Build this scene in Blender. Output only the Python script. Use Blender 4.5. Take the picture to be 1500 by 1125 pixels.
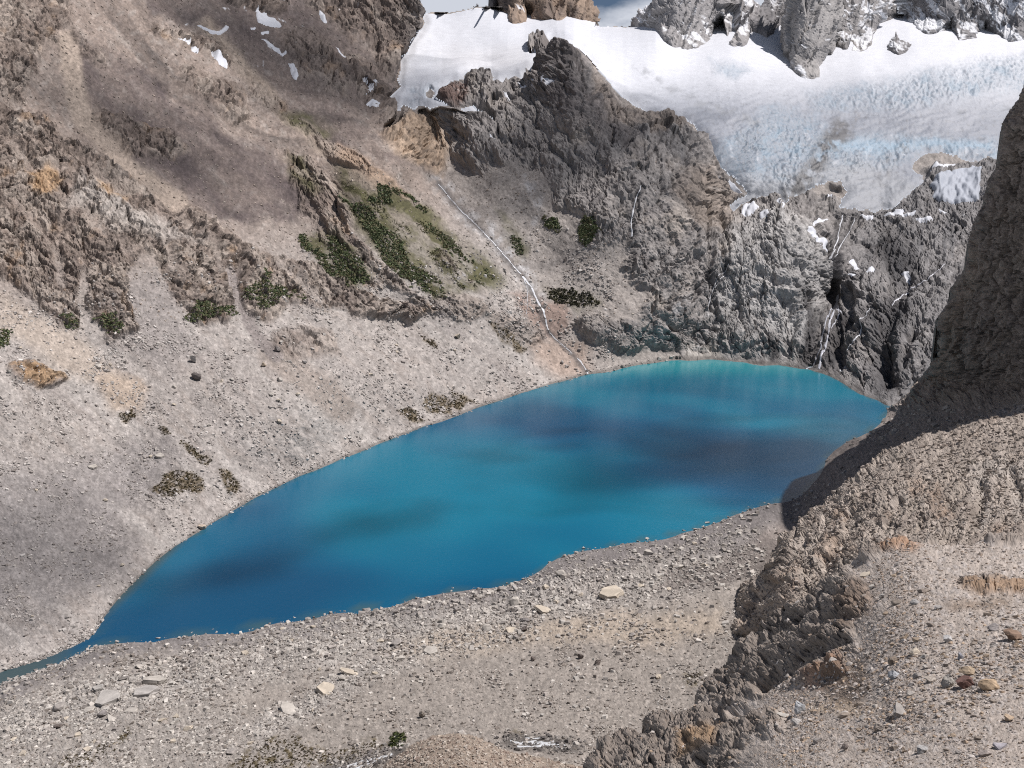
import bpy, bmesh, math, random
import numpy as np
from mathutils import Vector, Matrix

random.seed(7)
RNG = np.random.default_rng(7)
G = 1.55                      # terrain sampling step, in 1500-px picture units

for o in list(bpy.data.objects):
    bpy.data.objects.remove(o, do_unlink=True)
SC = bpy.context.scene
COL = SC.collection

# ------------------------------------------------------------------ camera, sky, sun, exposure
FOC = 1091.0                  # focal length in 1500-px units
PITCH = math.radians(12.02)
CAMZ = 180.0                  # metres above the lake
cd = bpy.data.cameras.new('camera')
cd.sensor_width = 36.0
cd.lens = 36.0 * FOC / 1500.0
cd.clip_start = 0.5
cd.clip_end = 30000
cam = bpy.data.objects.new('camera', cd)
COL.objects.link(cam)
cam.location = (0, 0, CAMZ)
cam.rotation_euler = (math.pi / 2 - PITCH, 0, 0)
SC.camera = cam

SUN_AZ = math.radians(76)     # clockwise from the viewing direction (+Y) towards +X
SUN_EL = math.radians(60)
SUND = np.array([math.sin(SUN_AZ) * math.cos(SUN_EL), math.cos(SUN_AZ) * math.cos(SUN_EL), math.sin(SUN_EL)])
sl = bpy.data.lights.new('sun', 'SUN')
sl.energy = 5.0
sl.angle = math.radians(0.53)
sl.color = (1.0, 0.950, 0.930)
sun = bpy.data.objects.new('sun', sl)
COL.objects.link(sun)
sun.rotation_euler = Vector(SUND).to_track_quat('Z', 'Y').to_euler()
sun.location = (600, 200, 1500)

w = bpy.data.worlds.new('World')
SC.world = w
w.use_nodes = True
nt = w.node_tree
nt.nodes.clear()
wo = nt.nodes.new('ShaderNodeOutputWorld')
bg = nt.nodes.new('ShaderNodeBackground')
sky = nt.nodes.new('ShaderNodeTexSky')
sky.sky_type = 'NISHITA'
sky.sun_disc = False
sky.sun_elevation = SUN_EL
sky.sun_rotation = SUN_AZ
sky.altitude = 900
sky.air_density = 1.0
sky.dust_density = 0.6
sky.ozone_density = 1.2
tc = nt.nodes.new('ShaderNodeTexCoord')
sep = nt.nodes.new('ShaderNodeSeparateXYZ')
nt.links.new(tc.outputs['Generated'], sep.inputs[0])


def wmath(op, a_, b_):
    m_ = nt.nodes.new('ShaderNodeMath'); m_.operation = op
    for k_, q_ in ((0, a_), (1, b_)):
        if isinstance(q_, (int, float)): m_.inputs[k_].default_value = q_
        else: nt.links.new(q_, m_.inputs[k_])
    return m_.outputs[0]


# a flat deck of broken cloud seen in perspective: it closes up towards the horizon
zz = wmath('MAXIMUM', sep.outputs['Z'], 0.0)
den = wmath('ADD', zz, 0.18)
cmb = nt.nodes.new('ShaderNodeCombineXYZ')
nt.links.new(wmath('DIVIDE', sep.outputs['X'], den), cmb.inputs[0])
nt.links.new(wmath('DIVIDE', sep.outputs['Y'], den), cmb.inputs[1])
nz = nt.nodes.new('ShaderNodeTexNoise')
nz.inputs['Scale'].default_value = 1.15
nz.inputs['Detail'].default_value = 9
nz.inputs['Roughness'].default_value = 0.56
mp = nt.nodes.new('ShaderNodeMapping')
mp.inputs['Location'].default_value = (11.84, 0.0, 0.4)
nt.links.new(cmb.outputs[0], mp.inputs['Vector'])
nt.links.new(mp.outputs['Vector'], nz.inputs['Vector'])
mr0 = nt.nodes.new('ShaderNodeMapRange')
mr0.inputs['From Min'].default_value = 0.12; mr0.inputs['From Max'].default_value = 0.60
mr0.inputs['To Min'].default_value = 0.21; mr0.inputs['To Max'].default_value = -0.16
nt.links.new(zz, mr0.inputs['Value'])
cr = nt.nodes.new('ShaderNodeValToRGB')
cr.color_ramp.elements[0].position = 0.50
cr.color_ramp.elements[1].position = 0.60
mx = nt.nodes.new('ShaderNodeMixRGB')
mx.inputs['Color2'].default_value = (14.0, 14.7, 16.4, 1)
nt.links.new(wmath('ADD', nz.outputs['Fac'], mr0.outputs['Result']), cr.inputs['Fac'])
nt.links.new(cr.outputs['Color'], mx.inputs['Fac'])
nt.links.new(sky.outputs['Color'], mx.inputs['Color1'])
nt.links.new(mx.outputs['Color'], bg.inputs['Color'])
bg.inputs['Strength'].default_value = 0.041
nt.links.new(bg.outputs['Background'], wo.inputs['Surface'])

SC.view_settings.view_transform = 'Standard'
SC.view_settings.look = 'None'
SC.view_settings.gamma = 1.0
SC.view_settings.use_curve_mapping = False
SC.view_settings.exposure = 0.12
SC.cycles.max_bounces = 5
SC.cycles.diffuse_bounces = 2
SC.cycles.glossy_bounces = 2
SC.cycles.transparent_max_bounces = 8
SC.cycles.use_adaptive_sampling = True
SC.cycles.use_denoising = False
SC.cycles.filter_width = 1.1

# ------------------------------------------------------------------ numeric helpers
f32 = np.float32
_p = RNG.permutation(256).astype(np.int32)
PERM = np.concatenate([_p, _p])
_a = RNG.random(256) * 2 * np.pi
GX, GY = np.cos(_a).astype(f32), np.sin(_a).astype(f32)
R1, R2, R3, R4, R5 = [RNG.random(256).astype(f32) for _ in range(5)]


def pn(u, v, seed=0):
    """2D gradient noise, about -1..1"""
    iu = np.floor(u); iv = np.floor(v)
    fu = (u - iu).astype(f32); fv = (v - iv).astype(f32)
    iu = iu.astype(np.int32) + seed * 57; iv = iv.astype(np.int32) + seed * 131
    su = fu * fu * fu * (fu * (fu * 6 - 15) + 10)
    sv = fv * fv * fv * (fv * (fv * 6 - 15) + 10)
    p0 = PERM[iu & 255]; p1 = PERM[(iu + 1) & 255]
    a = iv & 255; b = (iv + 1) & 255
    h00 = PERM[p0 + a]; h10 = PERM[p1 + a]; h01 = PERM[p0 + b]; h11 = PERM[p1 + b]
    n00 = GX[h00] * fu + GY[h00] * fv
    n10 = GX[h10] * (fu - 1) + GY[h10] * fv
    n01 = GX[h01] * fu + GY[h01] * (fv - 1)
    n11 = GX[h11] * (fu - 1) + GY[h11] * (fv - 1)
    x0 = n00 + su * (n10 - n00); x1 = n01 + su * (n11 - n01)
    return (x0 + sv * (x1 - x0)) * 1.45


def fbm(u, v, lam, octs, gain=0.5, seed=0, ridged=False):
    s = 0; a = 1.0; t = 0.0
    for i in range(octs):
        n = pn(u / lam + 13.7 * i, v / lam + 7.3 * i, seed + i)
        if ridged:
            n = 1 - 2 * np.abs(n)
        s = s + a * n; t += a
        a *= gain; lam *= 0.5
    return (s / t).astype(f32)


def cells(u, v, lam, seed=0, jit=0.9):
    """2D Voronoi: F1, F2, facet height (tilted plate per cell, in units of lam), random per cell"""
    qu = u / lam; qv = v / lam
    bu = np.floor(qu); bv = np.floor(qv)
    f1 = np.full(qu.shape, 9, f32); f2 = np.full(qu.shape, 9, f32)
    fh = np.zeros(qu.shape, f32); fr = np.zeros(qu.shape, f32)
    for di in (-1, 0, 1):
        for dj in (-1, 0, 1):
            ci = bu + di; cj = bv + dj
            h = PERM[PERM[(ci.astype(np.int32) + seed * 31) & 255] + ((cj.astype(np.int32) + seed * 17) & 255)]
            dx = (qu - ci - 0.5 - jit * (R1[h] - 0.5)).astype(f32)
            dy = (qv - cj - 0.5 - jit * (R2[h] - 0.5)).astype(f32)
            d = dx * dx + dy * dy
            c = d < f1
            f2 = np.where(c, f1, np.minimum(f2, d))
            hh = (R3[h] - 0.5) * 0.42 + (R4[h] - 0.5) * 1.3 * dx + (R5[h] - 0.5) * 1.3 * dy
            fh = np.where(c, hh, fh); fr = np.where(c, R3[h], fr)
            f1 = np.where(c, d, f1)
    return np.sqrt(f1), np.sqrt(f2), fh, fr


def sstep(a, b, x):
    t = np.clip((x - a) / (b - a), 0, 1)
    return t * t * (3 - 2 * t)


def lerp(a, b, t):
    return a + (b - a) * t


# coarse picture-space raster used only to author masks of the ground (which rock, which snow ...)
RX0, RY0, RS = -420.0, -420.0, 3.0
RW, RH = 860, 660
_rx = (RX0 + RS * np.arange(RW)).astype(f32); _ry = (RY0 + RS * np.arange(RH)).astype(f32)


def samp(F, PX, PY, x0=RX0, y0=RY0, s=RS):
    x = np.clip((PX - x0) / s, 0, F.shape[1] - 1.001); y = np.clip((PY - y0) / s, 0, F.shape[0] - 1.001)
    i = y.astype(np.int32); j = x.astype(np.int32)
    fy = (y - i).astype(f32); fx = (x - j).astype(f32)
    return ((F[i, j] * (1 - fx) + F[i, j + 1] * fx) * (1 - fy) + (F[i + 1, j] * (1 - fx) + F[i + 1, j + 1] * fx) * fy).astype(f32)


def inside(pts, X, Y):
    c = np.zeros(X.shape, bool)
    n = len(pts)
    for k in range(n):
        x1, y1 = pts[k]; x2, y2 = pts[(k + 1) % n]
        if y1 == y2:
            continue
        m = (Y > min(y1, y2)) & (Y <= max(y1, y2))
        c ^= m & (X < x1 + (Y - y1) * (x2 - x1) / (y2 - y1))
    return c


def segdist(pts, X, Y, closed=True):
    d = np.full(X.shape, 1e9, f32); n = len(pts)
    for k in range(n if closed else n - 1):
        x1, y1 = pts[k]; x2, y2 = pts[(k + 1) % n]
        dx, dy = x2 - x1, y2 - y1
        L = dx * dx + dy * dy + 1e-9
        t = np.clip(((X - x1) * dx + (Y - y1) * dy) / L, 0, 1)
        d = np.minimum(d, np.hypot(X - x1 - t * dx, Y - y1 - t * dy))
    return d


def _win(pts, pad):
    xs = [p[0] for p in pts]; ys = [p[1] for p in pts]
    j0 = max(0, int((min(xs) - pad - RX0) / RS)); j1 = min(RW, int((max(xs) + pad - RX0) / RS) + 2)
    i0 = max(0, int((min(ys) - pad - RY0) / RS)); i1 = min(RH, int((max(ys) + pad - RY0) / RS) + 2)
    return i0, i1, j0, j1


def sdf(pts):
    """signed distance (positive inside), full raster, clamped far away"""
    F = np.full((RH, RW), -400, f32)
    i0, i1, j0, j1 = _win(pts, 400)
    X, Y = np.meshgrid(_rx[j0:j1], _ry[i0:i1])
    d = segdist(pts, X, Y)
    F[i0:i1, j0:j1] = np.where(inside(pts, X, Y), d, -d)
    return F


def stroke_raster(pts, pad):
    i0, i1, j0, j1 = _win(pts, pad)
    F = np.full((RH, RW), 999, f32)
    X, Y = np.meshgrid(_rx[j0:j1], _ry[i0:i1])
    F[i0:i1, j0:j1] = segdist(pts, X, Y, closed=False)
    return F


def tps(pts, X, Y):
    p = np.array([(a / 500.0, b / 500.0) for a, b, _ in pts], np.float64)
    z = np.array([c for _, _, c in pts], np.float64)
    n = len(p)

    def U(d2):
        return 0.5 * d2 * np.log(d2 + 1e-12)
    d2 = ((p[:, None] - p[None]) ** 2).sum(-1)
    A = np.zeros((n + 3, n + 3))
    A[:n, :n] = U(d2) + np.eye(n) * 1e-5
    A[:n, n] = 1; A[:n, n + 1:] = p
    A[n, :n] = 1; A[n + 1:, :n] = p.T
    c = np.linalg.solve(A, np.concatenate([z, [0, 0, 0]]))
    x = X.astype(f32) / 500; y = Y.astype(f32) / 500
    out = (c[n] + c[n + 1] * x + c[n + 2] * y).astype(f32)
    for k in range(n):
        dd = (x - f32(p[k, 0])) ** 2 + (y - f32(p[k, 1])) ** 2
        out += f32(c[k]) * (0.5 * dd * np.log(dd + 1e-12)).astype(f32)
    return out


# ------------------------------------------------------------------ surveying: a bearing and a distance give a point of the place
CA, SA = math.cos(PITCH), math.sin(PITCH)


def ray(px, py):
    yc = (562.5 - py) / FOC
    return (px - 750.0) / FOC, CA + yc * SA, yc * CA - SA


def ylake(px, py):
    _, dy, dz = ray(px, py)
    return CAMZ * dy / np.maximum(-dz, 1e-3)


def yz(px, py, z):
    _, dy, dz = ray(px, py)
    return (z - CAMZ) * dy / dz


def point(PX, PY, Y):
    dx, dy, dz = ray(PX, PY)
    t = Y / dy
    return np.stack([dx * t, Y + 0 * t, CAMZ + dz * t], -1)


def field(pts):
    """control points (px, py, distance) -> coarse raster of distance (interpolated in log)"""
    step = 12.0
    xs = np.arange(RX0, RX0 + RW * RS, step); ys = np.arange(RY0, RY0 + RH * RS, step)
    X, Y = np.meshgrid(xs, ys)
    v = tps([(a, b, math.log(c)) for a, b, c in pts], X, Y)
    return np.exp(np.clip(v, 0.3, 9.3)).astype(f32), step


def axis(a, b, lo, hi, fine, coarse):
    parts = []
    if a < lo:
        parts.append(np.arange(a, lo, coarse))
    parts.append(np.arange(max(a, lo), min(b, hi), fine))
    if b > hi:
        parts.append(np.arange(hi, b + coarse, coarse))
    return np.concatenate(parts).astype(f32)


class Layer:
    pass


def make_layer(xa, ya, depth):
    L = Layer()
    L.xa, L.ya = xa, ya
    L.PX, L.PY = np.meshgrid(xa, ya)
    L.Y = depth(L.PX, L.PY).astype(f32)
    L.P0 = point(L.PX, L.PY, L.Y).astype(f32)
    gu = np.gradient(L.P0, axis=1); gv = np.gradient(L.P0, axis=0)
    n = np.cross(gu, gv)
    n /= np.linalg.norm(n, axis=-1, keepdims=True) + 1e-9
    back = (n * (L.P0 - np.array([0, 0, CAMZ], f32))).sum(-1) > 0
    n[back] *= -1
    for _ in range(3):                              # displacement follows the broad lie of the ground
        for ax in (0, 1):
            r = 3
            q = np.concatenate([np.repeat(np.take(n, [0], ax), r + 1, ax), n, np.repeat(np.take(n, [-1], ax), r, ax)], ax)
            c = np.cumsum(q, axis=ax)
            m_ = n.shape[ax]
            n = (np.take(c, np.arange(2 * r + 1, 2 * r + 1 + m_), ax) - np.take(c, np.arange(0, m_), ax)) / (2 * r + 1)
    n /= np.linalg.norm(n, axis=-1, keepdims=True) + 1e-9
    L.N = n.astype(f32)
    L.mpp = (L.Y / FOC).astype(f32)            # metres per picture unit
    # wandering of authored outlines
    L.wx = fbm(L.PX, L.PY, 46, 5, 0.62, 3); L.wy = fbm(L.PX, L.PY, 46, 5, 0.62, 9)
    L.col = np.zeros(L.PX.shape + (3,), f32)
    return L


def poly(L, pts, feather=4, warp=10):
    return sstep(-feather, feather, samp(sdf(pts), L.PX + L.wx * warp, L.PY + L.wy * warp))


def stroke(L, pts, width, feather=3, warp=6):
    d = samp(stroke_raster(pts, width + feather + 40), L.PX + L.wx * warp, L.PY + L.wy * warp)
    return 1 - sstep(width - feather, width + feather, d)


def paint(L, m, rgb, k=1.0):
    L.col += (np.array(rgb, f32) - L.col) * (m * k)[..., None]


def grain(L, a=0.10, b=0.16, c=0.22, lam=(5.0, 2.9), sd=900):
    """speckle of the ground: single stones and crystals of other tints"""
    ca = cells(L.PX + L.wx * 3, L.PY + L.wy * 3, lam[0], sd); cb = cells(L.PX, L.PY, lam[1], sd + 1)
    k = a * RNG.standard_normal(L.PX.shape) + c * (ca[3] - 0.5) + b * 2 * (cb[3] - 0.5)
    k = k + 0.5 * (np.minimum(ca[1] - ca[0], 0.2) - 0.13)
    L.col *= np.exp(np.clip(k, -0.9, 0.8))[..., None].astype(f32)


def seat(L, px, py):
    """indices of the terrain sample nearest to a bearing"""
    j = int(np.argmin(np.abs(L.xa - px))); i = int(np.argmin(np.abs(L.ya - py)))
    return i, j


# ------------------------------------------------------------------ object helpers
def tag(o, label=None, cat=None, group=None, kind=None):
    if label: o['label'] = label
    if cat: o['category'] = cat
    if group: o['group'] = group
    if kind: o['kind'] = kind
    return o


def mesh_from(name, V, F, col=None, mat=None, smooth=True, parent=None):
    me = bpy.data.meshes.new(name)
    V = np.ascontiguousarray(V, f32).reshape(-1, 3); F = np.ascontiguousarray(F, np.int32)
    k = F.shape[1]
    me.vertices.add(len(V)); me.vertices.foreach_set('co', V.ravel())
    me.loops.add(F.size); me.loops.foreach_set('vertex_index', F.ravel())
    me.polygons.add(len(F)); me.polygons.foreach_set('loop_start', np.arange(0, F.size, k, dtype=np.int32))
    me.polygons.foreach_set('use_smooth', np.full(len(F), bool(smooth)))
    if col is not None:
        a = me.attributes.new('Col', 'FLOAT_COLOR', 'POINT')
        c = np.ones((len(V), 4), f32); c[:, :3] = np.clip(col.reshape(-1, 3), 0.004, 0.95)
        a.data.foreach_set('color', c.ravel())
    me.update(calc_edges=True)
    me.validate(clean_customdata=False)
    if mat: me.materials.append(mat)
    o = bpy.data.objects.new(name, me)
    COL.objects.link(o)
    if parent: o.parent = parent
    return o


def grid_faces(keep):
    """keep: boolean per vertex -> quads whose four corners are kept"""
    H, W = keep.shape
    idx = np.arange(H * W, dtype=np.int32).reshape(H, W)
    q = keep[:-1, :-1] & keep[1:, :-1] & keep[1:, 1:] & keep[:-1, 1:]
    return np.stack([idx[:-1, :-1][q], idx[1:, :-1][q], idx[1:, 1:][q], idx[:-1, 1:][q]], 1)


def grid_object(name, P, keep, col, mat, smooth=True, skirt=None, parent=None):
    """the kept part of a surveyed grid; skirt=(back, down) carries its rim backwards and down so that it has a far side"""
    F = grid_faces(keep)
    V = P.reshape(-1, 3); C = col.reshape(-1, 3)
    used = np.unique(F)
    remap = np.full(len(V), -1, np.int32); remap[used] = np.arange(len(used))
    V2 = V[used]; C2 = C[used]; F2 = remap[F]
    if skirt:
        E = np.concatenate([F2[:, [0, 1]], F2[:, [1, 2]], F2[:, [2, 3]], F2[:, [3, 0]]])
        key = np.sort(E, 1).astype(np.int64)
        k = key[:, 0] * len(V2) + key[:, 1]
        _, first, cnt = np.unique(k, return_index=True, return_counts=True)
        B = E[first[cnt == 1]]
        rim = np.unique(B)
        d = V2[rim] - np.array([0, 0, CAMZ], f32)
        d /= np.linalg.norm(d, axis=1, keepdims=True)
        r = np.linalg.norm(V2[rim] - np.array([0, 0, CAMZ], f32), axis=1, keepdims=True)
        n1 = V2[rim] + d * r * skirt[0] * 0.35 + np.array([0, 0, -1], f32) * r * skirt[1] * 0.12
        n2 = V2[rim] + d * r * skirt[0] + np.array([0, 0, -1], f32) * r * skirt[1]
        b0 = len(V2)
        m1 = np.full(len(V2), -1, np.int32); m1[rim] = b0 + np.arange(len(rim))
        m2 = np.full(len(V2), -1, np.int32); m2[rim] = b0 + len(rim) + np.arange(len(rim))
        S1 = np.stack([B[:, 1], B[:, 0], m1[B[:, 0]], m1[B[:, 1]]], 1)
        S2 = np.stack([m1[B[:, 1]], m1[B[:, 0]], m2[B[:, 0]], m2[B[:, 1]]], 1)
        V2 = np.concatenate([V2, n1, n2]); C2 = np.concatenate([C2, C2[rim], C2[rim]])
        F2 = np.concatenate([F2, S1, S2])
    return mesh_from(name, V2, F2, C2, mat, smooth, parent)


# ------------------------------------------------------------------ materials
def new_mat(name):
    m = bpy.data.materials.new(name)
    m.use_nodes = True
    n = m.node_tree
    n.nodes.clear()
    out = n.nodes.new('ShaderNodeOutputMaterial')
    b = n.nodes.new('ShaderNodeBsdfPrincipled')
    n.links.new(b.outputs['BSDF'], out.inputs['Surface'])
    return m, n, b


def ground_mat(name, scales, bump=0.35, dist=1.0, vary=0.35, rough=0.92, spec=0.25):
    """mineral ground: the surveyed colour, broken by grain at several sizes, and fine relief"""
    m, n, b = new_mat(name)
    at = n.nodes.new('ShaderNodeAttribute'); at.attribute_name = 'Col'
    tcx = n.nodes.new('ShaderNodeTexCoord')
    h = None
    for k, s in enumerate(scales):
        t = n.nodes.new('ShaderNodeTexNoise')
        t.inputs['Scale'].default_value = s
        t.inputs['Detail'].default_value = 5
        t.inputs['Roughness'].default_value = 0.65
        n.links.new(tcx.outputs['Object'], t.inputs['Vector'])
        if h is None:
            h = t.outputs['Fac']
        else:
            a = n.nodes.new('ShaderNodeMath'); a.operation = 'ADD'
            n.links.new(h, a.inputs[0]); n.links.new(t.outputs['Fac'], a.inputs[1])
            a2 = n.nodes.new('ShaderNodeMath'); a2.operation = 'MULTIPLY'; a2.inputs[1].default_value = 0.5
            n.links.new(a.outputs[0], a2.inputs[0]); h = a2.outputs[0]
    mr = n.nodes.new('ShaderNodeMapRange')
    mr.inputs['From Min'].default_value = 0.3; mr.inputs['From Max'].default_value = 0.7
    mr.inputs['To Min'].default_value = 1 - vary; mr.inputs['To Max'].default_value = 1 + vary
    n.links.new(h, mr.inputs['Value'])
    mul = n.nodes.new('ShaderNodeVectorMath'); mul.operation = 'SCALE'
    n.links.new(at.outputs['Color'], mul.inputs[0]); n.links.new(mr.outputs['Result'], mul.inputs['Scale'])
    n.links.new(mul.outputs['Vector'], b.inputs['Base Color'])
    b.inputs['Roughness'].default_value = rough
    b.inputs['Specular IOR Level'].default_value = spec
    bp = n.nodes.new('ShaderNodeBump')
    bp.inputs['Strength'].default_value = bump; bp.inputs['Distance'].default_value = dist
    n.links.new(h, bp.inputs['Height']); n.links.new(bp.outputs['Normal'], b.inputs['Normal'])
    return m


M_FAR = ground_mat('weathered mountain rock', (0.16, 0.6), 0.55, 3.0, 0.30)
M_WALL = ground_mat('shaded cliff rock', (0.25, 0.9), 0.5, 1.6, 0.35)
M_SHORE = ground_mat('moraine gravel', (0.5, 1.9), 0.55, 0.8, 0.32)
M_SPUR = ground_mat('broken spur rock', (0.7, 2.6), 0.6, 0.5, 0.35)
M_NEAR = ground_mat('foreground gravel', (7.0, 26.0), 0.55, 0.05, 0.30)
M_STONE_FAR = ground_mat('scree stone', (0.5, 2.0), 0.4, 0.5, 0.22)
M_STONE = ground_mat('moraine stone', (1.2, 5.0), 0.45, 0.2, 0.25)
M_STONE_NEAR = ground_mat('foreground stone', (9.0, 40.0), 0.5, 0.02, 0.25)
M_SNOW = ground_mat('old snow', (0.05, 0.3), 0.25, 2.0, 0.05, 0.7, 0.3)
M_ICE = ground_mat('glacier ice', (0.04, 0.22), 0.5, 3.0, 0.13, 0.6, 0.35)
M_LEAF = ground_mat('shrub leaves', (0.8, 3.0), 0.1, 0.1, 0.4, 0.7, 0.2)
M_FOAM = ground_mat('falling water', (0.3, 1.5), 0.3, 0.6, 0.14, 0.45, 0.5)

# ================================================================== THE LAND
def shore_pts(pts, z=0.0):
    return [(x, y, float(yz(x, y, z))) for x, y in pts]


SHORE_FAR = [(-300, 1105), (-150, 1050), (0, 986), (60, 966), (100, 949), (130, 934), (152, 905), (175, 875), (200, 850), (237, 815), (282, 785), (330, 755),
             (372, 730), (440, 697), (500, 672), (560, 648), (620, 625), (700, 597), (760, 577), (830, 557), (865, 547), (930, 535),
             (990, 527), (1040, 526), (1090, 530), (1140, 534), (1190, 543), (1220, 553), (1240, 565), (1260, 578), (1290, 588), (1304, 597)]
SHORE_NEAR = [(-300, 1160), (-150, 1085), (0, 1004), (60, 982), (100, 966), (130, 952), (152, 944), (200, 940), (250, 934), (300, 928), (400, 913), (500, 897),
              (600, 879), (653, 868), (700, 862), (750, 855), (770, 847), (793, 835), (807, 822), (850, 807), (917, 795), (1000, 780),
              (1083, 751), (1130, 737), (1178, 722), (1190, 708), (1206, 688), (1212, 670), (1245, 645), (1290, 620), (1302, 598)]


def under(pts, dx, dy, k):
    """lake bed a little way out from the shore"""
    return [(x + dx, y + dy, float(ylake(x + dx, y + dy)) * k) for x, y in pts]


A_PTS = shore_pts(SHORE_FAR) + under(SHORE_FAR[2:26:2], 16, 28, 1.04) + under(SHORE_FAR[26::2], -10, 34, 1.07) + [
    # left mountain, columns from the lake upwards
    (0, 900, yz(0, 900, 9)), (0, 750, yz(0, 750, 32)), (0, 650, yz(0, 650, 58)), (0, 560, yz(0, 560, 88)), (0, 450, 520), (0, 330, 590), (0, 200, 680), (0, 100, 770), (0, 0, 880), (0, -200, 1120),
    (-300, 900, yz(-300, 900, 14)), (-300, 700, yz(-300, 700, 50)), (-300, 500, 380), (-300, 300, 450), (-300, 100, 540), (-300, -300, 760),
    (150, 700, yz(150, 700, 26)), (150, 600, yz(150, 600, 56)), (150, 500, 545), (150, 400, 600), (150, 300, 680), (150, 200, 800), (150, 100, 920), (150, 0, 1080),
    (300, 650, yz(300, 650, 34)), (300, 560, yz(300, 560, 64)), (300, 460, 640), (300, 400, 690), (300, 330, 760), (300, 250, 870), (300, 200, 950), (300, 130, 1130), (300, 60, 1350), (300, 0, 1520), (300, -250, 2000),
    (450, 620, yz(450, 620, 32)), (450, 540, yz(450, 540, 62)), (450, 450, 745), (450, 400, 800), (450, 330, 900), (450, 260, 1020), (450, 200, 1160), (450, 130, 1420), (450, 60, 1750), (450, 0, 1950), (450, -250, 2400),
    (600, 560, yz(600, 560, 32)), (600, 480, yz(600, 480, 68)), (600, 420, 860), (600, 350, 950), (600, 280, 1060), (600, 220, 1220), (580, 180, 1420), (570, 130, 1700), (560, 80, 1900), (600, 40, 2050), (600, -20, 2150), (600, -250, 2500),
    (700, 520, yz(700, 520, 38)), (700, 440, 900), (700, 380, 990), (700, 340, 1090), (800, 500, yz(800, 500, 32)), (790, 450, 985), (745, 380, 1085), (690, 318, 1190), (650, 270, 1320), (615, 215, 1480), (605, 175, 1620), (585, 150, 1720), (640, 150, 1680),
    # middle massif
    (870, 490, 975), (870, 430, 1040), (860, 380, 1090), (850, 330, 1150), (800, 380, 1120), (760, 330, 1200), (720, 260, 1330), (690, 215, 1480), (700, 165, 1620), (680, 122, 1760), (730, 128, 1730), (770, 112, 1760),
    (800, 270, 1280), (800, 200, 1440), (850, 230, 1350), (838, 160, 1470), (800, 140, 1600), (845, 105, 1590), (800, 90, 1730), (822, 62, 1700), (855, 80, 1690), (880, 115, 1660), (900, 150, 1600), (960, 172, 1600), (1000, 178, 1610), (1035, 212, 1540), (1062, 250, 1470),
    (930, 480, 990), (930, 420, 1060), (930, 350, 1130), (940, 280, 1240), (930, 220, 1380), (1000, 470, 1040), (1000, 400, 1120), (1000, 330, 1210), (1000, 260, 1350), (1040, 480, 1050), (1035, 430, 1120), (1040, 330, 1290),
    # bluff under the ice, gorge, and the rock to its right
    (1080, 310, 1420), (1130, 290, 1440), (1180, 285, 1440), (1080, 478, 1050), (1120, 478, 1042), (1080, 506, 1012), (1120, 506, 998), (1165, 508, 975), (1105, 430, 1092), (1060, 430, 1115), (1075, 370, 1180), (1120, 375, 1160), (1150, 330, 1220), (1180, 470, 1030), (1185, 420, 1105), (1195, 370, 1180), (1222, 430, 1175), (1230, 385, 1200), (1212, 500, 985), (1230, 320, 1400), (1290, 310, 1420), (1330, 290, 1450),
    (1250, 480, 985), (1240, 530, 915), (1270, 430, 1080), (1300, 370, 1260), (1280, 540, 850), (1330, 500, 870), (1310, 440, 1000), (1360, 400, 1060), (1380, 330, 1300), (1400, 300, 1360), (1350, 258, 1560), (1450, 300, 1300), (1450, 400, 1050), (1420, 240, 1600), (1340, 560, 790), (1500, 500, 850), (1700, 400, 1000), (1700, 250, 1500), (1330, 610, 760), (1500, 650, 700),
]
G_PTS = [
    (605, 175, 1620), (585, 150, 1720), (640, 150, 1680), (600, 120, 1850), (680, 122, 1760), (730, 128, 1730), (770, 112, 1770), (726, 175, 1600), (800, 90, 1860), (830, 60, 2120), (870, 95, 1900), (900, 140, 1760), (950, 165, 1690),
    (650, 100, 1980), (720, 90, 2050), (650, 60, 2350), (740, 55, 2350), (640, 20, 2900), (705, 12, 3000), (760, 30, 2850), (600, 60, 2250), (800, 45, 2560), (860, 50, 2600), (880, 37, 2950), (930, 38, 2950), (960, 60, 2500), (950, 100, 2080), (1000, 130, 1960),
    (1000, 178, 1640), (1035, 212, 1560), (1062, 250, 1480), (1080, 310, 1425), (1130, 290, 1445), (1180, 285, 1450), (1230, 300, 1430), (1290, 310, 1425), (1330, 290, 1455), (1350, 258, 1560), (1420, 240, 1610),
    (1050, 190, 1640), (1100, 230, 1560), (1100, 170, 1760), (1050, 130, 2000), (1000, 75, 2480), (1050, 70, 2560), (1100, 80, 2500), (1100, 120, 2150), (1150, 100, 2420), (1200, 122, 2260), (1200, 170, 1900), (1210, 220, 1650), (1230, 265, 1520), (1280, 240, 1620), (1280, 180, 1880), (1270, 100, 2400), (1300, 86, 2520),
    (1300, 130, 2150), (1350, 200, 1780), (1400, 160, 1980), (1400, 90, 2450), (1400, 60, 2750), (1500, 80, 2550), (1500, 130, 2200), (1500, 200, 1850), (1320, 40, 2950), (1100, 30, 3000), (1000, 30, 3000), (1500, 40, 3000), (1700, 60, 2700), (1700, 200, 1850), (1300, 10, 3300),
]
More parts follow.
